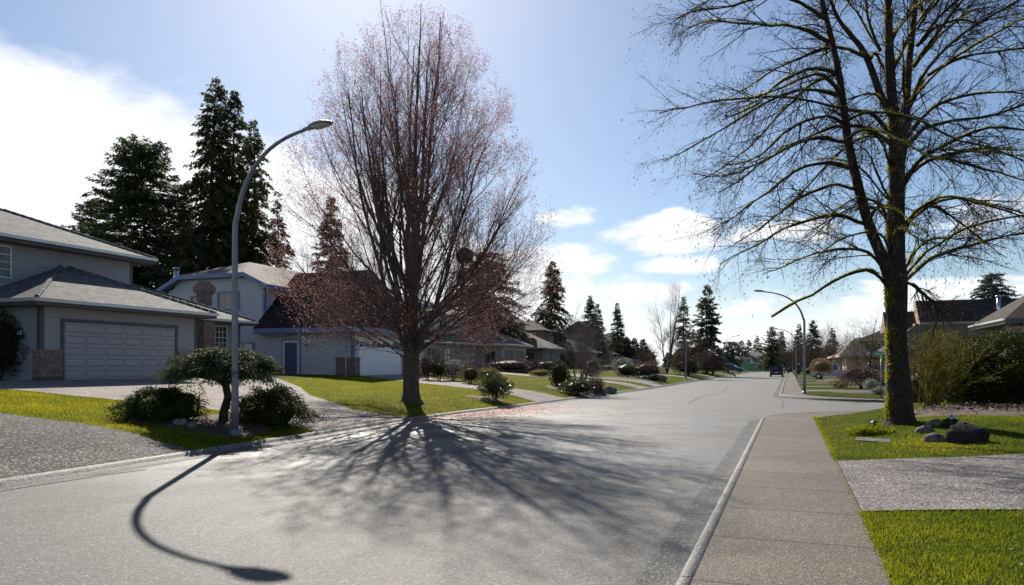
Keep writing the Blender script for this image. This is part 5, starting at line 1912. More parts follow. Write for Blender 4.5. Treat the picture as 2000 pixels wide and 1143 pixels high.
def build_front_shrubs():
    # spreading junipers beside the street lamp: layered sprays
    def juniper(label, base, rx, ry, rz, seed, nb=90, mat='juniper', stem=0.0, droop=0.15, disc=False, name='juniper_bush', el=(0.05, 1.35), n_sp=150):
        rng = np.random.default_rng(seed)
        B = np.array(base, float)
        h = thing(name, label, 'shrub', tuple(B))
        az = np.arange(nb) * 2.39996 + rng.uniform(-0.3, 0.3, nb)
        e = rng.uniform(*el, nb) if not disc else rng.uniform(-0.12, 1.3, nb)
        o = np.stack([np.cos(az) * np.cos(e) * rx, np.sin(az) * np.cos(e) * ry, np.sin(e) * rz], -1) * rng.uniform(0.8, 1.12, nb)[:, None]
        n = 6
        t = np.linspace(0, 1, n)
        c = B + np.array([0, 0, stem])
        P = c + o[:, None] * t[None, :, None] + np.array([0, 0, 1.0]) * (rz * 0.25 * np.sin(t * np.pi))[None, :, None] - np.array([0, 0, 1.0]) * (droop * t[None, :, None] ** 2.5)
        P[:, 1:] += rng.normal(size=(nb, n - 1, 3)) * 0.03
        v, q = tubes(P, np.full((nb, 1), 0.012) * (1 - 0.8 * t)[None], 4)
        np_mesh('branches', v, q, 'bark_dark', h)
        pi = np.repeat(np.arange(nb), n_sp)
        tt = rng.uniform(0.16, 1.0, len(pi)) ** 0.7
        p, tan, _, _ = along(P[pi], tt)
        p = p + rng.normal(size=p.shape) * np.array([0.075, 0.075, 0.03])
        d = unit(tan * 1.0 + rng.normal(size=p.shape) * np.array([0.55, 0.55, 0.22]) - np.array([0, 0, droop * 0.9]))
        ln = rng.uniform(0.05, 0.12, len(pi))[:, None]
        w = unit(np.cross(d, np.array([0, 0, 1.0]) + rng.normal(size=p.shape) * 0.6)) * ln * 0.13
        V = np.stack([p, p + d * ln * 0.5 + w, p + d * ln, p + d * ln * 0.5 - w], 1).reshape(-1, 3)
        parts = [(V, np.arange(4 * len(pi)).reshape(-1, 4))]
        if not disc:
            parts.append(core(c + np.array([0, 0, rz * 0.32]), (rx * 0.60, ry * 0.60, rz * 0.42), seed, 0.2, 1.0))
        else:
            parts.append(core(c + np.array([0, 0, rz * 0.02]), (rx * 0.6, ry * 0.6, rz * 0.26), seed, 0.25, 1.0))
        np_mesh('foliage', *joined(parts), mat, h)
        return h
    b = hit(551, 836)
    b.x -= 0.45; b.y += 0.15; b.z = float(zl(b.x, b.y))
    juniper('dark layered juniper bush right of the street lamp foot', b, 1.08, 1.08, 0.96, 3, 130)
    b = hit(337, 822)
    b.x -= 0.35; b.z = float(zl(b.x, b.y))
    juniper('dark low juniper bush left of the street lamp, below the mushroom-shaped one', b, 1.08, 1.08, 0.76, 4, 130)
    # the mushroom-clipped juniper on a leaning trunk
    b = hit(436, 826)
    h = juniper('grey-green juniper trained into a mushroom on a leaning trunk', b, 1.36, 1.30, 0.64, 8, 230, 'juniper_grey', 1.20, 0.20, True, 'umbrella_juniper', n_sp=190)
    m = MB()
    m.tube([(b.x, b.y, b.z - 0.1), (b.x + 0.02, b.y, b.z + 0.25), (b.x + 0.10, b.y + 0.05, b.z + 0.6), (b.x + 0.06, b.y, b.z + 0.95), (b.x, b.y, b.z + 1.38)], [0.13, 0.10, 0.09, 0.085, 0.06], 9)
    for k in range(7):
        a = k * 0.9 + 0.3
        m.tube([(b.x + 0.07, b.y, b.z + 0.85), (b.x + 0.35 * math.cos(a), b.y + 0.35 * math.sin(a), b.z + 1.15), (b.x + 0.95 * math.cos(a), b.y + 0.95 * math.sin(a), b.z + 1.32)], [0.05, 0.035, 0.012], 6)
    m.build('trunk', 'bark_dark', h)
    b = hit(398, 818)
    b.x -= 0.3; b.z = float(zl(b.x, b.y))
    shrub('small loose yellow-green shrub under the mushroom-shaped juniper', b, (0.30, 0.30, 0.36), 'leaf_yellow_bud', 9, 240, 0.055, 0.3, 0.22, solid=False, bottom=-1)
    # stones edging the bed
    P = lambda x, y: hit(x, y)
    b = hit(-2, 743)
    shrub('tall dark evergreen bush cut by the left edge of the picture', (b.x, b.y, b.z), (1.05, 1.05, 1.25), 'leaf_hedge', 12, 5200, 0.085, 0.15, 0.1)
    # by house two's drive and the maple lawn
    b = hit(520, 740); b.x -= 1.5; b.z = float(zl(b.x, b.y))
    shrub('russet dome of clipped shrub behind the mushroom-shaped juniper', (b.x, b.y, b.z), (1.5, 1.3, 0.72), 'leaf_bronze', 14, 2600, 0.07, 0.1)
    b = hit(885, 744)
    shrub('pale silvery round bush beyond the maple trunk', b, (0.60, 0.60, 0.58), 'leaf_variegated', 15, 2600, 0.075, 0.12, 0.12)
    b = hit(919, 750)
    shrub('brown clipped dome shrub between the silvery bush and the golden bush', b, (0.62, 0.62, 0.52), 'leaf_bronze', 16, 3000, 0.05, 0.06, 0.05)
    b = hit(953, 742)
    shrub('golden-green loose bush behind the rhododendron', b, (0.72, 0.62, 0.36), 'leaf_gold', 17, 1300, 0.09, 0.2, 0.05)
    b = hit(967, 783)
    shrub('glossy open rhododendron on the lawn corner right of the maple', b, (0.72, 0.70, 0.52), 'leaf_gloss', 18, 1500, 0.115, 0.3, 0.12, solid=True, kk=0.5, aspect=2.6)
    for (px_, py, r, mat, lab) in ((835, 742, (0.75, 0.7, 0.75), 'leaf_maroon', 'dark straggly bush against the white garage door pier'),
                                   (858, 744, (0.55, 0.5, 0.6), 'leaf_hedge', 'dark small bush left of the silvery round bush')):
        b = hit(px_, py)
        shrub(lab, b, r, mat, px_, 900, 0.09, 0.3, 0.1, kk=0.55)
    rng = np.random.default_rng(3)
    for px_, py, r, lab in ((352, 846, 0.16, 'reddish stone beside the left juniper'), (374, 849, 0.13, 'small flat stone between the two junipers')):
        b = hit(px_, py - 14)
        stone(b, (r, r * 0.8, r * 0.6), 'stone_grey', lab, px_)


def stone(b, r, mat, label, seed, name='stone'):
    a = np.linspace(-1.5, 1.5, 11)
    bb = np.linspace(0, 2 * np.pi, 19)[:-1]
    U = np.array([[(math.cos(x) * math.cos(y), math.cos(x) * math.sin(y), math.sin(x)) for y in bb] for x in a]).reshape(-1, 3)
    k = lumpy(U, seed, 0.22) + 0.07 * np.sin(U[:, 0] * 7 + seed) * np.sin(U[:, 1] * 6 + seed * 2) * np.cos(U[:, 2] * 5)
    V = np.array(b) + np.array([0, 0, r[2] * 0.55]) + U * np.array(r) * k[:, None]
    idx = np.arange(len(V)).reshape(len(a), len(bb))
    q = np.stack([idx[:-1], np.roll(idx, -1, 1)[:-1], np.roll(idx, -1, 1)[1:], idx[1:]], -1).reshape(-1, 4)
    return tag(np_mesh(name, V, q, mat, None, tuple(b), smooth=True), label, 'stone')


build_front_shrubs()

def build_back_trees():
    def at(px, z):
        p = ray_at(px, 714, z)
        return (p.x, p.y, 1.1)

    def top(py, z, g=1.1):
        return CAMH + (HOR - py) / F * z - g
    # dark stand behind the first two houses
    conifer('dark round-headed evergreen behind the slate grey house', at(283, 60), top(280, 60), 5.0, 'needle_dark', 31, 330, 0.62, 13, 'round', 0.35, 0.12, upturn=0.25, gaps=0.2)
    conifer('lower dark evergreen left of the round-headed one', at(190, 66), top(395, 66), 3.9, 'needle_dark', 32, 230, 0.60, 12, 'round', 0.3, 0.08, upturn=0.2)
    conifer('tallest shaggy cedar behind the pale blue house', at(418, 62), top(148, 62), 4.6, 'needle_cedar', 33, 340, 0.62, 12, 'cedar', 0.55, 0.05, name='cedar_tree')
    conifer('second shaggy cedar touching the right of the tallest one', at(452, 64), top(172, 64), 4.0, 'needle_cedar', 34, 320, 0.62, 12, 'cedar', 0.55, 0.05, name='cedar_tree')
    conifer('shorter shaggy cedar right of the pair of tall ones', at(492, 63), top(232, 63), 3.5, 'needle_cedar', 35, 280, 0.6, 12, 'cedar', 0.5, 0.05, name='cedar_tree')
    conifer('low ragged cedar between the round-headed evergreen and the tall cedars', at(360, 58), top(395, 58), 2.9, 'needle_cedar', 36, 210, 0.55, 11, 'cedar', 0.5, 0.04, name='cedar_tree')
    conifer('rust-tinged cedar filling the gap left of the red maple', at(545, 66), top(372, 66), 2.3, 'needle_rust', 37, 190, 0.55, 10, 'cedar', 0.5, 0.04, name='cedar_tree')
    conifer('pointed brownish conifer behind the left side of the red maple', at(650, 74), top(384, 74), 4.4, 'needle_rust', 38, 280, 0.55, 12, 'cone', 0.3, 0.04)
    conifer('broad conifer behind the right side of the red maple', at(945, 84), top(495, 84), 5.4, 'needle_rust', 39, 230, 0.62, 10, 'round', 0.3, 0.05)
    conifer('green feathery conifer low behind the maple stems', at(880, 88), top(560, 88), 2.8, 'needle_mid', 40, 160, 0.6, 9, 'cone', 0.3, 0.05)
    conifer('dark tall cedar rising above the taupe house', at(1077, 112), top(510, 112), 3.6, 'needle_cedar', 41, 240, 0.7, 9, 'cedar', 0.45, 0.05, name='cedar_tree')
    conifer('dark spruce pair left tree beyond the brown roof', at(1152, 122), top(578, 122), 2.7, 'needle_dark', 42, 200, 0.7, 9, 'cone', 0.25, 0.05, name='spruce_tree')
    conifer('dark spruce pair right and shorter tree beyond the brown roof', at(1168, 123), top(594, 123), 2.0, 'needle_dark', 43, 160, 0.65, 9, 'cone', 0.25, 0.05, name='spruce_tree')
    conifer('neat dark spruce above the pyramid-roofed house', at(1207, 135), top(592, 135), 2.3, 'needle_mid', 44, 200, 0.7, 9, 'cone', 0.25, 0.05, name='spruce_tree')
    conifer('narrow dark columnar conifer left of the big open spruce', at(1336, 118), top(580, 118), 1.3, 'needle_dark', 45, 170, 0.6, 9, 'column', 0.2, 0.03)
    conifer('big open-limbed spruce standing clear against the cloud', at(1381, 112), top(557, 112), 3.5, 'needle_dark', 46, 165, 0.75, 10, 'cone', 0.12, 0.05, name='spruce_tree', gaps=0.45, wide=0.5)
    conifer('far conifer left of the road end', at(1428, 190), top(668, 190), 2.6, 'needle_blue', 47, 110, 0.9, 7, 'round', 0.2, 0.05)
    conifer('far twin-headed conifer over the green house roof', at(1448, 230), top(666, 230), 3.0, 'needle_mid', 48, 110, 1.0, 7, 'cone', 0.2, 0.05)
    conifer('far dark conifer right of the twin-headed one', at(1462, 235), top(664, 235), 2.8, 'needle_mid', 49, 110, 1.0, 7, 'cone', 0.2, 0.05)
    conifer('pale slender far conifer behind the green house', at(1479, 240), top(656, 240), 3.0, 'needle_blue', 50, 110, 1.0, 7, 'cone', 0.2, 0.05)
    conifer('wide-armed dark cedar right of the green house', at(1508, 205), top(640, 205), 4.7, 'needle_dark', 51, 150, 1.0, 8, 'cone', 0.05, 0.05, gaps=0.4, name='cedar_tree')
    conifer('dark conifer close behind the wide-armed cedar', at(1526, 215), top(648, 215), 3.6, 'needle_dark', 52, 130, 1.0, 8, 'cone', 0.2, 0.05)
    conifer('pointed conifer left of the second right-hand lamp', at(1560, 170), top(633, 170), 2.2, 'needle_mid', 53, 140, 0.8, 8, 'cone', 0.25, 0.05)
    conifer('bushy pointed conifer right of the nearer right-hand lamp', at(1587, 150), top(626, 150), 2.9, 'needle_mid', 54, 170, 0.8, 8, 'cone', 0.25, 0.05)
    conifer('small spruce behind the right-hand brown trees', at(1626, 165), top(641, 165), 1.9, 'needle_blue', 55, 130, 0.8, 8, 'cone', 0.25, 0.05, name='spruce_tree')
    conifer('blue-green round conifer above the tan house roof', at(1940, 92), top(535, 92), 2.7, 'needle_blue', 56, 210, 0.6, 11, 'round', 0.25, 0.05)
    conifer('dark conifer tip left of the blue-green one', at(1916, 100), top(590, 100), 1.5, 'needle_mid', 57, 100, 0.6, 9, 'cone', 0.25, 0.05)
    # bare trees
    def l(px, py):
        p = hit(px, py)
        return (p.x, p.y, p.z)
    p = at(1303, 98)
    bare_tree('tall several-stemmed bare tree in front of the columnar conifer', (p[0], p[1], 0.7), top(553, 98, 0.7), 3.1, 61, 4, 'twig_grey', 'bark_dark', 0.45, 15, 8, 5, 3, 0.15, 0.22, 0.45)
    p = at(1345, 90)
    bare_tree('wide brown bare bush-tree under the columnar conifer', (p[0], p[1], 0.5), 4.6, 3.2, 62, 5, 'twig_red', 'bark_dark', 0.1, 16, 9, 6, 4, 0.10, 0.1, 0.6, thick=1.3)
    p = at(1392, 108)
    bare_tree('brown bare shrub-tree below the big open spruce', (p[0], p[1], 0.5), 3.6, 2.8, 63, 5, 'twig_red', 'bark_dark', 0.05, 14, 9, 6, 3, 0.09, 0.1, 0.7, thick=1.4)
    p = at(1305, 100)
    bare_tree('reddish weeping bare bush left of the third lamp', (p[0] - 3, p[1], 0.7), 4.0, 2.4, 64, 5, 'twig_red', 'bark_dark', -0.05, 14, 9, 6, 3, 0.09, 0.1, 0.6, thick=1.4)
    p = at(1110, 118)
    bare_tree('pale bare tree behind the taupe house chimney', p, top(588, 118), 3.4, 65, 3, 'twig_grey', 'bark_dark', 0.35, 15, 8, 6, 3, 0.14, 0.2, 0.5)
    p = at(1140, 112)
    bare_tree('brown bare tree in front of the spruce pair', p, top(612, 112), 3.2, 66, 3, 'twig_red', 'bark_dark', 0.25, 15, 8, 6, 3, 0.14, 0.15, 0.55, thick=1.3)
    b = l(1131, 762)
    bare_tree('grey bare spreading ornamental tree on the bed beyond the second driveway', b, 3.6, 2.4, 67, 4, 'twig_grey', 'bark_dark', 0.10, 12, 8, 6, 4, 0.075, 0.15, 0.55, thick=0.8)
    for i, (px, z, tp, R, lab, c) in enumerate(((1560, 128, 655, 3.0, 'brown fine-twigged street tree just left of the nearer right-hand lamp', 'twig_brown'),
                                          (1590, 112, 648, 3.4, 'brown broad bare street tree right of the nearer right-hand lamp', 'twig_brown'),
                                          (1622, 122, 655, 3.2, 'reddish bare street tree farthest right in the brown row', 'twig_red'),
                                          (1540, 150, 668, 3.0, 'low brown bare tree over the parked cars', 'twig_brown'),
                                          (1645, 140, 660, 3.0, 'brown bare tree behind the low dark-roofed house', 'twig_red'))):
        p = at(px, z)
        bare_tree(lab, (p[0], p[1], 0.2), top(tp, z, 0.2), R, 70 + i, 3, c, 'bark_dark', 0.25, 16, 9, 7, 3, 0.15, 0.18, 0.5, thick=1.3, group='bare street trees')
    for i, (px, z, tp, R, lab) in enumerate(((1610, 150, 625, 3.2, 'tall pale bare tree rising behind the brown street trees'), (1540, 175, 640, 3.2, 'pale bare tree behind the second right-hand lamp arm'))):
        p = at(px, z)
        bare_tree(lab, (p[0], p[1], 0.2), top(tp, z, 0.2), R, 80 + i, 2, 'twig_grey', 'bark_dark', 0.4, 14, 8, 6, 2, 0.15, 0.2, 0.4)
    p = at(1692, 62)
    bare_tree('bare spreading flat-topped tree left of the big mossy trunk', (p[0], p[1], 0.3), top(622, 62, 0.3), 3.2, 83, 3, 'twig_grey', 'bark_dark', 0.12, 14, 9, 6, 3, 0.12, 0.25, 0.6, thick=0.9)
    p = at(1985, 42)
    bare_tree('bare brown twiggy bush in front of the red-brown house', (p[0], p[1], 0.3), 3.3, 1.7, 84, 5, 'twig_brown', 'bark_dark', 0.35, 12, 8, 6, 2, 0.07, 0.1, 0.4, thick=0.8)
    # far-off wood closing the horizon
    rng = np.random.default_rng(90)
    V = []
    for k in range(150):
        a = math.radians(rng.uniform(-64, 28))
        d = rng.uniform(330, 420)
        hgt = rng.uniform(5, 10)
        x, y = math.sin(a) * d, math.cos(a) * d
        m = 90
        s = rng.random(m)
        r = (1 - s) ** 0.8 * hgt * 0.28 + 0.3
        aa = rng.uniform(0, 6.28, m)
        p = np.stack([x + np.cos(aa) * r, y + np.sin(aa) * r, s * hgt - 0.3], -1)
        w = rng.normal(size=(m, 3)) * 1.1
        u = rng.normal(size=(m, 3)) * 0.9
        V.append(np.stack([p - w, p - u, p + w, p + u], 1).reshape(-1, 3))
    V = np.concatenate(V)
    tag(np_mesh('far_wood', V, np.arange(len(V)).reshape(-1, 4), 'needle_mid'), 'far-off dark wood closing the horizon', 'wood', None, 'stuff')


def build_back_shrubs():
    def s(label, px, py, r, mat, n=900, leaf=0.10, lump=0.15, stem=0.05, side='L', **k):
        b = hit(px, py, side)
        return shrub(label, b, r, mat, int(px * 3 + py), n, leaf, lump, stem, **k)
    s('small clipped bright hedge block on the lawn before the taupe house', 1056, 736, (0.95, 0.5, 0.30), 'leaf_gold', 1100, 0.08, 0.05, 0.0, bottom=-1)
    s('dark clipped column of box on the bed beyond the second driveway', 1091, 756, (0.62, 0.62, 0.82), 'leaf_hedge', 2000, 0.08, 0.05, 0.0, bottom=-1)
    s('gold-tipped low bush in front of the clipped box column', 1101, 757, (0.60, 0.55, 0.40), 'leaf_gold', 1100, 0.09, 0.15)
    s('glossy spreading shrub at the front of the planted bed', 1128, 772, (1.05, 0.85, 0.42), 'leaf_gloss', 1700, 0.10, 0.25)
    s('dark rounded shrub at the right end of the planted bed', 1164, 769, (0.50, 0.50, 0.44), 'leaf_maroon', 1000, 0.08, 0.2)
    s('bronze rounded bush behind the grey ornamental tree', 1155, 735, (0.95, 0.9, 0.85), 'leaf_bronze', 1600, 0.10, 0.12)
    s('maroon low mound by the taupe garage doors', 1072, 728, (1.5, 1.2, 0.65), 'leaf_maroon', 1200, 0.12, 0.15)
    s('dark hedge mass before the twin garage doors of the beige house', 995, 727, (2.4, 1.4, 0.6), 'leaf_maroon', 1800, 0.12, 0.15)
    s('greyish twiggy mound right of the twin garage doors', 1034, 727, (1.0, 0.9, 0.55), 'leaf_bronze', 900, 0.12, 0.2)
    s('long low clipped hedge before the dark brown house', 1185, 725, (3.2, 1.4, 0.45), 'leaf_hedge', 1500, 0.13, 0.05, 0.0, bottom=-1)
    s('silver-white flowering shrub left of the pale blue car', 1216, 731, (1.2, 1.1, 0.95), 'leaf_variegated', 1500, 0.11, 0.2)
    s('dark green mound in front of the silver-white shrub', 1226, 738, (1.35, 1.1, 0.72), 'leaf_gloss', 1600, 0.11, 0.2)
    s('weeping maroon mound between lawn and pale blue car', 1262, 740, (1.6, 1.3, 0.80), 'leaf_maroon', 1900, 0.12, 0.2)
    s('maroon dome right of the pale blue car', 1271, 719, (1.5, 1.3, 0.9), 'leaf_maroon', 1300, 0.13, 0.15)
    s('small dark cushion bush at the tip of the rocky bed', 1277, 745, (0.55, 0.5, 0.32), 'leaf_hedge', 600, 0.10, 0.15)
    s('tan clipped dome before the clipped cedars', 1215, 716, (1.2, 1.1, 0.9), 'leaf_gold', 900, 0.12, 0.1, 0.6)
    for i, (px, lab) in enumerate(((1224, 'leftmost'), (1240, 'middle'), (1256, 'rightmost'))):
        p = ray_at(px, 714, 112)
        conifer(lab + ' of three clipped pointed cedars behind the pale blue car', (p.x, p.y, 1.1), 4.9 - 0.2 * i, 0.85, 'leaf_hedge', 200 + i, 150, 0.45, 12, 'column', 0.1, 0.0, gaps=0.0, group='clipped pointed cedars', name='clipped_cedar')
    s('dark clipped hedge behind the third lamp', 1340, 733, (2.0, 1.7, 1.15), 'leaf_hedge', 1900, 0.14, 0.12)
    s('dark round bush right of the third lamp hedge', 1352, 732, (1.2, 1.1, 0.95), 'leaf_hedge', 1000, 0.13, 0.12)
    s('olive rounded bush along the far left lawn', 1383, 729, (1.8, 1.4, 1.2), 'leaf_gloss', 1300, 0.15, 0.15)
    s('reddish low bush beside the far left driveway', 1402, 726, (1.5, 1.2, 0.8), 'leaf_maroon', 1000, 0.15, 0.15)
    s('dark tall bush before the dark blue car', 1392, 718, (2.2, 1.8, 1.7), 'leaf_hedge', 1200, 0.17, 0.2)
    s('maroon hedge right of the fourth lamp', 1420, 723, (2.3, 1.7, 0.9), 'leaf_maroon', 1100, 0.17, 0.15)
    s('dark shrub mass left of the green house', 1432, 718, (3.0, 2.5, 2.6), 'leaf_hedge', 1300, 0.25, 0.2)
    # rocks at the end of the beds
    for i, (px, py, r, lab) in enumerate(((1189, 768, 0.42, 'pale grey rock at the tip of the planted bed'), (1176, 770, 0.30, 'smaller rock left of the pale grey one'), (1197, 766, 0.26, 'small rock nearest the road end of the planted bed'),
                                          (1290, 744, 0.5, 'flat pale rock at the end of the maroon mound bed'), (1258, 743, 0.4, 'brown rock below the weeping maroon mound'))):
        b = hit(px, py)
        stone(b, (r, r * 0.8, r * 0.6), 'stone_grey', lab, px)
    # right side, beyond the side street
    R = 'R'
    s('clipped pink-leaved ball bush on a short trunk beyond the side street', 1605, 743, (1.12, 1.12, 0.92), 'leaf_pink', 2200, 0.11, 0.08, 0.55, R, bottom=-0.75)
    s('low reddish bush right behind the clipped pink-leaved ball', 1592, 737, (0.6, 0.6, 0.4), 'leaf_maroon', 500, 0.11, 0.2, 0.0, R)
    b = hit(1682, 760, R)
    h = shrub('drooping brown weeping maple mound beyond the side street', b, (1.55, 1.5, 0.62), 'leaf_maroon', 301, 700, 0.12, 0.12, 0.2, solid=False, name='weeping_maple')
    rng = np.random.default_rng(33)
    c = np.array([b.x, b.y, b.z + 0.55])
    nb = 900
    az = rng.uniform(0, 2 * np.pi, nb)
    t = np.linspace(0, 1, 7)
    rr = rng.uniform(0.55, 1.6, nb)
    P = np.zeros((nb, 7, 3))
    for j, u in enumerate(t):
        P[:, j, 0] = c[0] + np.cos(az) * rr * u
        P[:, j, 1] = c[1] + np.sin(az) * rr * u
        P[:, j, 2] = c[2] + 0.75 * np.sin(np.pi * (0.15 + 0.6 * u)) * (1.1 - 0.3 * rr) - 0.95 * u ** 3 * (rr / 1.6) + 0.15
    P[:, 1:] += rng.normal(size=(nb, 6, 3)) * 0.04
    v, q = tubes(P, np.full((nb, 1), 0.012) * (1 - 0.6 * t)[None], 3)
    np_mesh('branches', v, q, 'twig_red', h)
    s('low green skirt shrub left of the weeping mound', 1640, 758, (0.55, 0.5, 0.28), 'leaf_gold', 600, 0.09, 0.2, 0.0, R)
    s('grey-leaved cushion shrub by the street sign foot', 1702, 762, (0.5, 0.5, 0.36), 'leaf_variegated', 700, 0.08, 0.2, 0.0, R)
    s('grey-green trailing plant beside the street sign pole', 1716, 771, (0.4, 0.4, 0.2), 'leaf_variegated', 400, 0.08, 0.2, 0.0, R)
    s('dark conifer-like bush before the low dark-roofed house', 1700, 742, (1.0, 1.0, 0.95), 'needle_blue', 900, 0.14, 0.25, 0.1, R)
    s('maroon bush between the silver car and the weeping mound', 1648, 738, (1.0, 0.9, 0.6), 'leaf_maroon', 700, 0.12, 0.2, 0.0, R)
    s('dark hedge under the brown street trees', 1580, 731, (1.2, 2.2, 0.7), 'leaf_hedge', 900, 0.15, 0.15, 0.0, R)
    # yellow-budded shrub and the pine hedge on the right
    b = ray_at(1818, 797, 21.5)
    b.z = float(zr(b.x, b.y)) + 0.05
    rng = np.random.default_rng(44)
    h = thing('flowering_shrub', 'vase-shaped shrub of yellow-budded rods right of the mossy trunk', 'shrub', b)
    B = np.array(b)
    nb, n = 56, 8
    az = rng.uniform(0, 2 * np.pi, nb)
    tilt = np.abs(rng.normal(0.42, 0.22, nb))
    L = rng.uniform(1.7, 2.9, nb)
    d = np.stack([np.sin(tilt) * np.cos(az), np.sin(tilt) * np.sin(az), np.cos(tilt)], -1)
    P = np.zeros((nb, n, 3))
    P[:, 0] = B + rng.normal(size=(nb, 3)) * np.array([0.10, 0.10, 0.02])
    for j in range(1, n):
        d = unit(d + rng.normal(size=d.shape) * 0.09 + np.array([0, 0, -0.02]))
        P[:, j] = P[:, j - 1] + d * (L / (n - 1))[:, None]
    R1 = rng.uniform(0.010, 0.020, nb)[:, None] * (1 - 0.75 * np.linspace(0, 1, n))[None]
    P2, R2 = grow(rng, P, R1, 9, 0.2, 1, 0.25, 0.7, lambda t, pi, p: rng.uniform(0.25, 0.7, len(t)), 4, 0.15, 0.1, 0.6, 0.008, 0.5)
    P3, R3 = grow(rng, P2, R2, 4, 0.2, 1, 0.3, 0.8, lambda t, pi, p: rng.uniform(0.1, 0.3, len(t)), 3, 0.15, 0.1, 0.6, 0.005, 0.5)
    v, q = joined([tubes(P, R1, 5), tubes(P2, R2, 4), tubes(P3, R3, 3)])
    np_mesh('stems', v, q, 'twig_yellow', h)
    pts = np.concatenate([P3[:, -1], P3[:, 1], P2[:, -1], along(P2, rng.uniform(0, 1, len(P2)))[0]])
    pts = pts[pts[:, 2] < b.z + 2.2]
    flecks(rng, pts + rng.normal(size=pts.shape) * 0.015, 0.036, 'leaf_yellow_bud', 'buds', h, stretch=1.6)['kind'] = 'stuff'
    p = ray_at(1850, 760, 24.6)
    bare_tree('brown hydrangea-like thicket behind the yellow-budded shrub', (p.x, p.y, 0.45), 2.3, 1.5, 85, 7, 'twig_grey', 'bark_dark', 0.5, 9, 7, 5, 2, 0.04, 0.15, 0.35, thick=0.6, cat='shrub', name='bare_shrub')
    for i, (px, z, r, mat, lab, n) in enumerate(((1895, 23.0, (1.0, 1.0, 1.02), 'leaf_pine', 'left and lowest dark pine bush of the right-hand hedge', 5200),
                                             (1948, 22.6, (1.1, 1.1, 1.12), 'leaf_pine', 'middle dark pine bush of the right-hand hedge', 5600),
                                             (2010, 21.6, (1.25, 1.2, 1.18), 'leaf_pine', 'dark pine bush of the hedge cut by the right edge of the picture', 5600),
                                             (1975, 26.0, (1.6, 1.3, 1.25), 'leaf_hedge', 'dark bush filling the gap behind the pine hedge', 3500),
                                             (1850, 25.8, (1.2, 1.1, 0.95), 'leaf_hedge', 'dark bush in the shade behind the yellow-budded shrub', 3000),
                                             (1800, 26.5, (0.9, 0.9, 0.85), 'leaf_hedge', 'dark bush half hidden by the mossy trunk', 1800))):
        p = ray_at(px, 790, z)
        shrub(lab, (p.x, p.y, float(zr(p.x, p.y)) - 0.05), r, mat, 310 + i, n, 0.13 if mat == 'leaf_pine' else 0.11, 0.26, 0.0, aspect=3.0, up=0.5, kk=0.62, name='pine_bush' if mat == 'leaf_pine' else 'shrub', group='dark right-hand hedge')


# ------------------------------------------------------------------ street lamps, sign, cars, small things
def street_lamp(label, x, y, z0, H, arm, sgn, side='L', base_r=0.082):
    h = thing('street_lamp', label, 'street lamp', (x, y, z0), 'street lamps along the road')
    m = MB()
    k = H / 6.75
    pts = [(0, 0), (0.0, 2.2), (0.0, 4.55), (0.05, 4.95), (0.20, 5.50), (0.48, 6.02), (0.90, 6.42), (1.40, 6.66), (1.86, 6.77)]
    rad = [base_r, base_r * 0.88, base_r * 0.74, base_r * 0.70, base_r * 0.64, base_r * 0.57, base_r * 0.5, base_r * 0.44, base_r * 0.38]
    sm = smooth_line(np.array([(a * arm / 1.86, b * k, r) for (a, b), r in zip(pts, rad)]), 26)
    m.tube([(x + sgn * a, y, z0 + b) for a, b, r in sm], [r for a, b, r in sm], 12)
    m.build('pole', 'galvanised', h)
    f = MB()
    f.tube([(x, y, z0 - 0.1), (x, y, z0 + 0.02), (x, y, z0 + 0.05), (x, y, z0 + 0.13)], [base_r * 1.75, base_r * 1.7, base_r * 1.35, base_r * 1.08], 14)
    for a in range(4):
        u, w = base_r * 1.4 * math.cos(a * 1.571 + 0.78), base_r * 1.4 * math.sin(a * 1.571 + 0.78)
        f.tube([(x + u, y + w, z0 + 0.02), (x + u, y + w, z0 + 0.075)], 0.014, 6)
    f.build('base_flange', 'galvanised', h)
    c = MB()
    c.tube([(x - base_r * 0.8, y - base_r * 0.55, z0 + 0.42), (x - base_r * 1.12, y - base_r * 0.80, z0 + 0.42)], 0.055, 12)
    c.build('hand_hole_cover', 'lamp_head_grey', h)
    # luminaire: flat tapered shell, widest past the middle
    hx, hz = x + sgn * arm, z0 + 6.77 * k
    L = 0.66
    secs = [(-0.06, 0.045, 0.045, 0.0), (0.06, 0.06, 0.055, 0.004), (0.14, 0.105, 0.075, 0.02), (0.30, 0.155, 0.075, 0.03), (0.46, 0.165, 0.060, 0.03), (0.58, 0.12, 0.040, 0.025), (L, 0.04, 0.018, 0.018)]
    m = MB()
    S = 14
    rings = []
    for u, w, t, o in secs:
        rings.append([(hx + sgn * u, y + w * math.cos(q * 2 * math.pi / S), hz + u * 0.10 + o + t * (math.sin(q * 2 * math.pi / S) if math.sin(q * 2 * math.pi / S) > 0 else 0.55 * math.sin(q * 2 * math.pi / S))) for q in range(S)])
    for a in range(len(rings) - 1):
        for q in range(S):
            m.poly([rings[a][q], rings[a][(q + 1) % S], rings[a + 1][(q + 1) % S], rings[a + 1][q]], 0, True)
    m.poly(rings[0])
    m.poly(rings[-1])
    o = m.build('lamp_head', 'lamp_head_grey', h)
    g = MB()
    z1 = hz - 0.005
    g.hexa([(hx + sgn * 0.20, y - 0.10, z1), (hx + sgn * 0.54, y - 0.09, z1 + 0.03), (hx + sgn * 0.54, y + 0.09, z1 + 0.03), (hx + sgn * 0.20, y + 0.10, z1),
            (hx + sgn * 0.20, y - 0.11, z1 + 0.03), (hx + sgn * 0.54, y - 0.10, z1 + 0.06), (hx + sgn * 0.54, y + 0.10, z1 + 0.06), (hx + sgn * 0.20, y + 0.11, z1 + 0.03)])
    g.build('lens', 'lens_plastic', o)
    return h


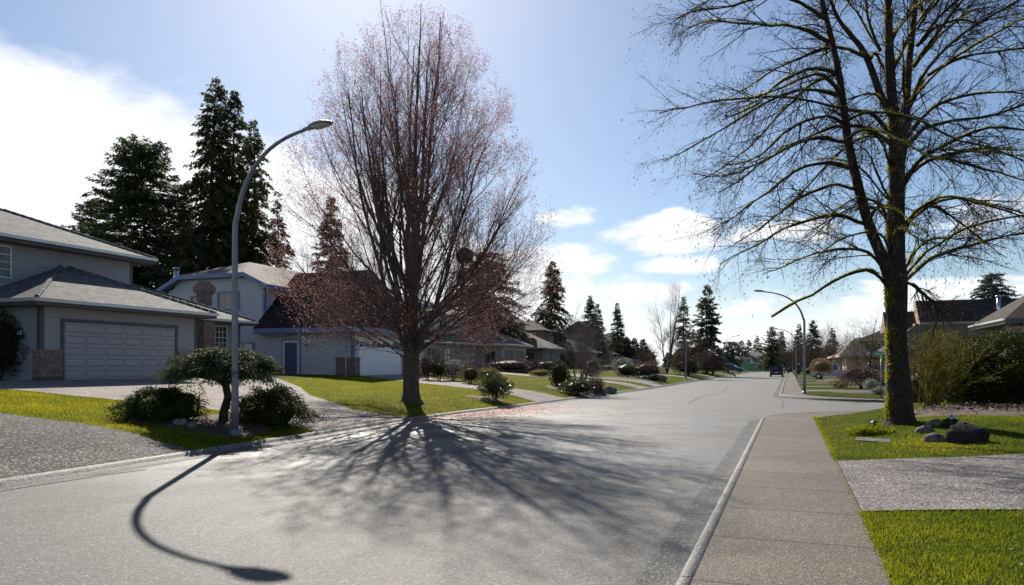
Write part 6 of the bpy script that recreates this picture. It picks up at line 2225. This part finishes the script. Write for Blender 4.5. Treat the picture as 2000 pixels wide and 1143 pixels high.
def car(label, x, y, z0, heading, paint, kind='hatch', L=4.4, W=1.78, H=1.52):
    """heading: direction of travel in degrees from +X"""
    h = thing('parked_car', label, 'car', (x, y, z0))
    a = math.radians(heading)
    ca, sa = math.cos(a), math.sin(a)

    def T(u, v, w):
        return (x + u * ca - v * sa, y + u * sa + v * ca, z0 + w)
    hl = L / 2
    if kind == 'pickup':
        roof = [(-0.30, 0.98), (-0.18, H), (0.75, H), (1.25, 1.02)]
        prof = [(-hl, 0.35), (-hl, 0.98), (-0.30, 0.98), (1.25, 1.02), (hl - 0.08, 0.93), (hl, 0.62), (hl, 0.32)]
    elif kind == 'sedan':
        roof = [(-1.45, 0.95), (-0.85, H), (0.35, H), (1.10, 0.96)]
        prof = [(-hl, 0.35), (-hl + 0.04, 0.92), (-1.45, 0.97), (1.10, 0.97), (hl - 0.12, 0.78), (hl, 0.60), (hl, 0.30)]
    else:
        roof = [(-hl + 0.12, 0.98), (-hl + 0.45, H), (0.35, H), (1.15, 0.98)]
        prof = [(-hl, 0.38), (-hl - 0.02, 0.75), (-hl + 0.10, 0.98), (1.15, 0.99), (hl - 0.12, 0.84), (hl, 0.62), (hl, 0.30)]
    m = MB()

    def shell(prof, w0, w1, mi=0, zsplit=None):
        n = len(prof)
        Lf = [T(u, (w0 if zsplit is None or w <= zsplit else w1), w) for u, w in prof]
        Rt = [T(u, -(w0 if zsplit is None or w <= zsplit else w1), w) for u, w in prof]
        m.poly(Lf, mi)
        m.poly(Rt[::-1], mi)
        for k in range(n):
            m.poly([Lf[k], Lf[(k + 1) % n], Rt[(k + 1) % n], Rt[k]], mi)
    shell(prof, W / 2, W / 2 - 0.04, 0, 0.7)
    shell(roof, W / 2 - 0.06, W / 2 - 0.20, 0, 1.1)
    b = m.build('body', paint, h)
    bev = b.modifiers.new('bevel', 'BEVEL')
    bev.width = 0.05
    bev.segments = 2
    # glass: rear, front and the two sides, standing 4 mm proud
    g = MB()
    def lerp(p, q, s):
        return (p[0] + (q[0] - p[0]) * s, p[1] + (q[1] - p[1]) * s)
    r0, r1, r2, r3 = roof
    for (p, q, du) in ((r0, r1, -0.012), (r3, r2, 0.012)):
        lo, hi = lerp(p, q, 0.12), lerp(p, q, 0.86)
        g.poly([T(lo[0] + du, W / 2 - 0.15, lo[1]), T(hi[0] + du, W / 2 - 0.24, hi[1]), T(hi[0] + du, -W / 2 + 0.24, hi[1]), T(lo[0] + du, -W / 2 + 0.15, lo[1])])
    for s in (1, -1):
        wl, wh = W / 2 - 0.052, W / 2 - 0.180
        zl_, zh = r0[1] + 0.08, H - 0.10
        ul, uh = lerp(r0, r1, 0.2)[0] + 0.12, lerp(r0, r1, 0.85)[0] + 0.10
        vl, vh = lerp(r3, r2, 0.2)[0] - 0.12, lerp(r3, r2, 0.85)[0] - 0.10
        mid = (uh + vh) / 2
        for (a0, a1, b0, b1) in ((ul, mid - 0.04, uh, mid - 0.04), (mid + 0.04, vl, mid + 0.04, vh)):
            g.poly([T(a0, s * wl, zl_), T(a1, s * wl, zl_), T(b1, s * wh, zh), T(b0, s * wh, zh)])
    g.build('car_window', 'window_glass', h, recalc=False)
    for (u, w) in ((-hl + 0.82, 1), (-hl + 0.82, -1), (hl - 0.80, 1), (hl - 0.80, -1)):
        t = MB()
        v0, v1 = w * (W / 2 - 0.20), w * (W / 2 + 0.012)
        t.tube([T(u, v0, 0.32), T(u, v0 + w * 0.03, 0.32), T(u, v1 - w * 0.03, 0.32), T(u, v1, 0.32)], [0.29, 0.325, 0.325, 0.29], 18)
        wh = t.build('wheel', 'rubber', h)
        t = MB()
        t.tube([T(u, v1 - w * 0.01, 0.32), T(u, v1 + w * 0.008, 0.32)], [0.20, 0.17], 14)
        t.build('rim', 'steel', wh)
    for s in (1, -1):
        t = MB()
        xb = -hl - 0.03
        t.hexa([T(xb, s * (W / 2 - 0.06), 0.74), T(xb + 0.12, s * (W / 2 - 0.06), 0.74), T(xb + 0.12, s * (W / 2 - 0.34), 0.74), T(xb, s * (W / 2 - 0.34), 0.74),
                T(xb + 0.03, s * (W / 2 - 0.07), 0.93), T(xb + 0.15, s * (W / 2 - 0.07), 0.93), T(xb + 0.15, s * (W / 2 - 0.30), 0.93), T(xb + 0.03, s * (W / 2 - 0.30), 0.93)])
        t.build('tail_light', 'tail_red', h)
        t = MB()
        xf = hl + 0.01
        t.hexa([T(xf - 0.2, s * (W / 2 - 0.05), 0.62), T(xf, s * (W / 2 - 0.12), 0.60), T(xf, s * (W / 2 - 0.45), 0.60), T(xf - 0.2, s * (W / 2 - 0.45), 0.62),
                T(xf - 0.2, s * (W / 2 - 0.05), 0.76), T(xf - 0.05, s * (W / 2 - 0.12), 0.74), T(xf - 0.05, s * (W / 2 - 0.45), 0.74), T(xf - 0.2, s * (W / 2 - 0.45), 0.76)])
        t.build('headlight', 'lens_plastic', h)
        t = MB()
        t.hexa([T(0.95, s * (W / 2 - 0.03), 0.98), T(1.05, s * (W / 2 - 0.03), 0.98), T(1.05, s * (W / 2 + 0.17), 0.98), T(0.95, s * (W / 2 + 0.17), 0.98),
                T(0.95, s * (W / 2 - 0.03), 1.12), T(1.05, s * (W / 2 - 0.03), 1.12), T(1.03, s * (W / 2 + 0.17), 1.11), T(0.96, s * (W / 2 + 0.17), 1.11)])
        t.build('mirror', paint, h)
    t = MB()
    t.hexa([T(-hl - 0.045, 0.26, 0.60), T(-hl - 0.02, 0.26, 0.60), T(-hl - 0.02, -0.26, 0.60), T(-hl - 0.045, -0.26, 0.60),
            T(-hl - 0.045, 0.26, 0.73), T(-hl - 0.02, 0.26, 0.73), T(-hl - 0.02, -0.26, 0.73), T(-hl - 0.045, -0.26, 0.73)])
    t.build('number_plate', 'sign_white', h)
    t = MB()
    for e in (-1, 1):
        t.hexa([T(e * hl - 0.06, W / 2 - 0.05, 0.27), T(e * hl + 0.06, W / 2 - 0.05, 0.27), T(e * hl + 0.06, -W / 2 + 0.05, 0.27), T(e * hl - 0.06, -W / 2 + 0.05, 0.27),
                T(e * hl - 0.06, W / 2 - 0.05, 0.45), T(e * hl + 0.04, W / 2 - 0.05, 0.45), T(e * hl + 0.04, -W / 2 + 0.05, 0.45), T(e * hl - 0.06, -W / 2 + 0.05, 0.45)])
    t.build('bumper', 'dark_metal', h)
    return h


def build_street_things():
    b = hit(459, 850)
    street_lamp('nearest tall grey street lamp arching over the road, between the two junipers', b.x, b.y, b.z, 6.48, 1.86, 1)
    b = ray_at(1571, 767, 41.3)
    street_lamp('grey street lamp across the side street on the right, arm reaching left', b.x, b.y, float(zr(b.x, b.y)), 5.75, 2.1, -1)
    for px, z, H, sgn, lab, g in ((1314, 78, 6.2, 1, 'third street lamp, on the left verge before the bare tall tree', 0.13), (1411, 122, 6.4, 1, 'fourth street lamp, on the left verge below the big spruce', 0.13),
                                  (1555, 88, 5.9, -1, 'second street lamp on the right pavement, behind the nearer one', 0.14), (1548.5, 130, 5.9, -1, 'third street lamp on the right pavement, beside the parked cars', 0.14),
                                  (1452, 168, 6.2, 1, 'far street lamp in front of the green house', 0.13)):
        p = ray_at(px, 714, z)
        x = float(kx(p.y)) - 0.6 if sgn > 0 and z < 150 else p.x
        street_lamp(lab, x, p.y, g, H, 1.95, sgn)
    p = ray_at(1507, 714, 205)
    street_lamp('farthest street lamp, beside the wide-armed cedar at the road end', p.x, p.y, 0.1, 6.0, 1.5, -1)
    # street name sign: two crossed green blades on a square post; its lettering is too small to read in the photo
    p = ray_at(1721, 780, 35.5)
    z0 = float(zr(p.x, p.y))
    h = thing('street_sign', 'green street-name sign on a thin post beside the mossy trunk', 'sign', (p.x, p.y, z0))
    m = MB()
    m.tube([(p.x, p.y, z0 - 0.1), (p.x, p.y, 2.12)], 0.03, 8)
    m.build('post', 'galvanised', h)
    m = MB()
    m.box(p.x - 0.36, p.x + 0.36, p.y - 0.006, p.y + 0.006, 2.19, 2.37)
    o = m.build('sign_blade', 'sign_green', h)
    m = MB()
    rng = random.Random(4)
    u = p.x - 0.29
    while u < p.x + 0.27:
        w = rng.uniform(0.02, 0.035)
        m.box(u, u + w, p.y - 0.009, p.y - 0.0062, 2.245, 2.245 + rng.choice([0.05, 0.05, 0.07]))
        u += w + rng.choice([0.014, 0.014, 0.05])
    m.build('lettering', 'sign_white', o)
    m = MB()
    m.box(p.x - 0.04, p.x + 0.04, p.y - 0.02, p.y + 0.02, 2.08, 2.19)
    m.build('bracket', 'steel', h)
    m = MB()
    m.box(p.x - 0.006, p.x + 0.006, p.y - 0.3, p.y + 0.3, 1.93, 2.07)
    m.build('sign_blade', 'sign_green', h)
    # cars
    p = ray_at(1518.5, 714, 111)
    car('dark charcoal hatchback seen from behind, parked by the right kerb', -1.75, p.y, 0, 90, 'car_charcoal', 'hatch', 4.5, 1.86, 1.62)
    p = ray_at(1532, 714, 160)
    car('silver car parked just beyond the charcoal hatchback', -1.7, p.y, 0, 90, 'car_silver', 'sedan', 4.5, 1.8, 1.5)
    p = ray_at(1545, 714, 178)
    car('dark red car parked farther on by the right pavement', 0.0, p.y, 0.13, 90, 'car_red_dark', 'hatch', 4.4, 1.85, 1.65)
    p = ray_at(1552, 714, 178)
    car('black car in the far right driveway under the brown trees', p.x + 0.4, p.y, 0.15, 15, 'car_charcoal', 'hatch', 4.4, 1.85, 1.6)
    p = ray_at(1430, 714, 150)
    car('dark blue car nosing out of a far left driveway', p.x, p.y, float(zl(p.x, p.y)) + 0.03, -5, 'car_blue', 'sedan', 4.5, 1.8, 1.5)
    p = ray_at(1244, 714, 110)
    car('pale blue car standing on the left driveway behind the maroon mounds', p.x, p.y, float(zl(p.x, p.y)) + 0.03, 10, 'car_pale_blue', 'hatch', 4.5, 1.8, 1.55)
    p = ray_at(1634, 714, 82)
    car('silver pickup parked beyond the clipped pink-leaved ball bush', p.x, p.y, float(zr(p.x, p.y)) + 0.02, 172, 'car_silver', 'pickup', 5.2, 1.85, 1.72)
    # big stones, utility box lid and garden lights on the near right lawn
    def R(px, py):
        return hit(px, py, 'R')
    b = R(1886, 862)
    stone((b.x, b.y, b.z - 0.05), (0.36, 0.31, 0.24), 'stone_dark', 'biggest dark boulder on the lawn right of the mossy trunk', 5, 'boulder')
    b = R(1832, 862)
    stone((b.x, b.y, b.z - 0.05), (0.27, 0.20, 0.12), 'stone_moss', 'flat grey stone with moss left of the big boulder', 6, 'boulder')
    b = R(1806, 844)
    stone((b.x, b.y, b.z - 0.05), (0.20, 0.15, 0.11), 'stone_moss', 'small mossy stone at the foot of the mossy trunk', 7, 'boulder')
    for px, py, r, lab in ((1818, 832, 0.10, 'left pebble of the little heap behind the boulders'), (1830, 831, 0.12, 'round pebble right of the little heap'), (1858, 832, 0.15, 'lava-like stone under the garden light')):
        b = R(px, py)
        stone(b, (r, r * 0.8, r * 0.7), 'stone_dark' if r > 0.14 else 'stone_grey', lab, px, 'stone')
    b = R(1704, 862)
    h = thing('utility_box', 'grey concrete utility lid sunk in the grass before the mossy trunk', 'utility lid', b)
    m = MB()
    m.hexa([(b.x - 0.33, b.y - 0.16, b.z - 0.04), (b.x + 0.30, b.y - 0.24, b.z - 0.06), (b.x + 0.34, b.y + 0.14, b.z - 0.02), (b.x - 0.28, b.y + 0.20, b.z - 0.0),
            (b.x - 0.33, b.y - 0.16, b.z + 0.03), (b.x + 0.30, b.y - 0.24, b.z + 0.012), (b.x + 0.34, b.y + 0.14, b.z + 0.045), (b.x - 0.28, b.y + 0.20, b.z + 0.062)])
    m.build('lid', 'stone_grey', h)
    b = R(1703, 850)
    shrub('shaggy tuft of grass over the sunken utility lid', (b.x, b.y + 0.1, b.z - 0.08), (0.46, 0.24, 0.12), 'grass_blade', 88, 900, 0.10, 0.3, 0.0, up=0.3, cat='tuft', aspect=5, name='grass_tuft')
    for px, py, lab, hh in ((1708, 836, 'left squat black garden light before the mossy trunk', 0.17), (1858, 834, 'right garden light with a chrome cap near the boulder', 0.26)):
        b = R(px, py)
        h = thing('garden_light', lab, 'garden light', b)
        m = MB()
        m.tube([b + Vector((0, 0, -0.05)), b + Vector((0, 0, hh * 0.6))], 0.014 if hh > 0.2 else 0.03, 8)
        m.build('stake', 'dark_metal', h)
        m = MB()
        m.tube([b + Vector((0, 0, hh * 0.6)), b + Vector((0, 0, hh * 0.72))], [0.045, 0.04], 10)
        m.build('lens', 'lens_plastic', h)
        m = MB()
        m.tube([b + Vector((0, 0, hh * 0.72)), b + Vector((0, 0, hh * 0.80)), b + Vector((0, 0, hh))], [0.085, 0.08, 0.02], 12)
        m.build('cap', 'steel' if hh > 0.2 else 'dark_metal', h)
    # pale scuffs with reflected light painted in, and survey marks on the road
    def mark(name, mat, pts, w, z=0.007):
        m = MB()
        for (x0, y0), (x1, y1) in zip(pts[:-1], pts[1:]):
            d = Vector((x1 - x0, y1 - y0))
            n = Vector((-d.y, d.x)).normalized() * w / 2
            m.poly([(x0 - n.x, y0 - n.y, z), (x1 - n.x, y1 - n.y, z), (x1 + n.x, y1 + n.y, z), (x0 + n.x, y0 + n.y, z)])
        return tag(m.build(name, mat, recalc=False), kind='structure')
    g = lambda px, py: (lambda q: (q.x, q.y))(ray_at(px, py, CAMH * F / (py - HOR)))
    # tarred repair seams
    rng = random.Random(9)
    def seam(pts, w):
        out = []
        for (a, b_) in zip(pts[:-1], pts[1:]):
            n = 9
            for k in range(n):
                t = k / n
                out.append((a[0] + (b_[0] - a[0]) * t + rng.uniform(-0.03, 0.03), a[1] + (b_[1] - a[1]) * t + rng.uniform(-0.03, 0.03)))
        out.append(pts[-1])
        mark('road_seam', 'rubber', out, w)
    seam([g(1270, 798), g(1380, 802), g(1490, 805)], 0.035)
    seam([g(1345, 788), g(1365, 776), g(1405, 768)], 0.05)
    seam([g(1425, 755), g(1408, 768)], 0.04)
    seam([g(1513, 772), g(1528, 783), g(1530, 797)], 0.035)
    mark('road_marking', 'paint_white', [g(1280, 795), g(1310, 795.5)], 0.14)
    mark('road_glare_scuff', 'walk_concrete', [g(-60, 968), g(60, 949), g(180, 931)], 0.16)  # worn line and light reflection painted together as a pale strip
    mark('road_glare_scuff', 'walk_concrete', [g(180, 931), g(285, 917)], 0.09)
    mark('road_marking', 'paint_blue', [g(1532, 783), g(1545, 784), g(1560, 783)], 0.05)
    mark('road_marking', 'paint_white', [g(1697, 783.5), g(1712, 785)], 0.12)
    mark('road_marking', 'paint_white', [g(1699, 787), g(1718, 788.5)], 0.12)


build_back_trees()
build_back_shrubs()
build_street_things()
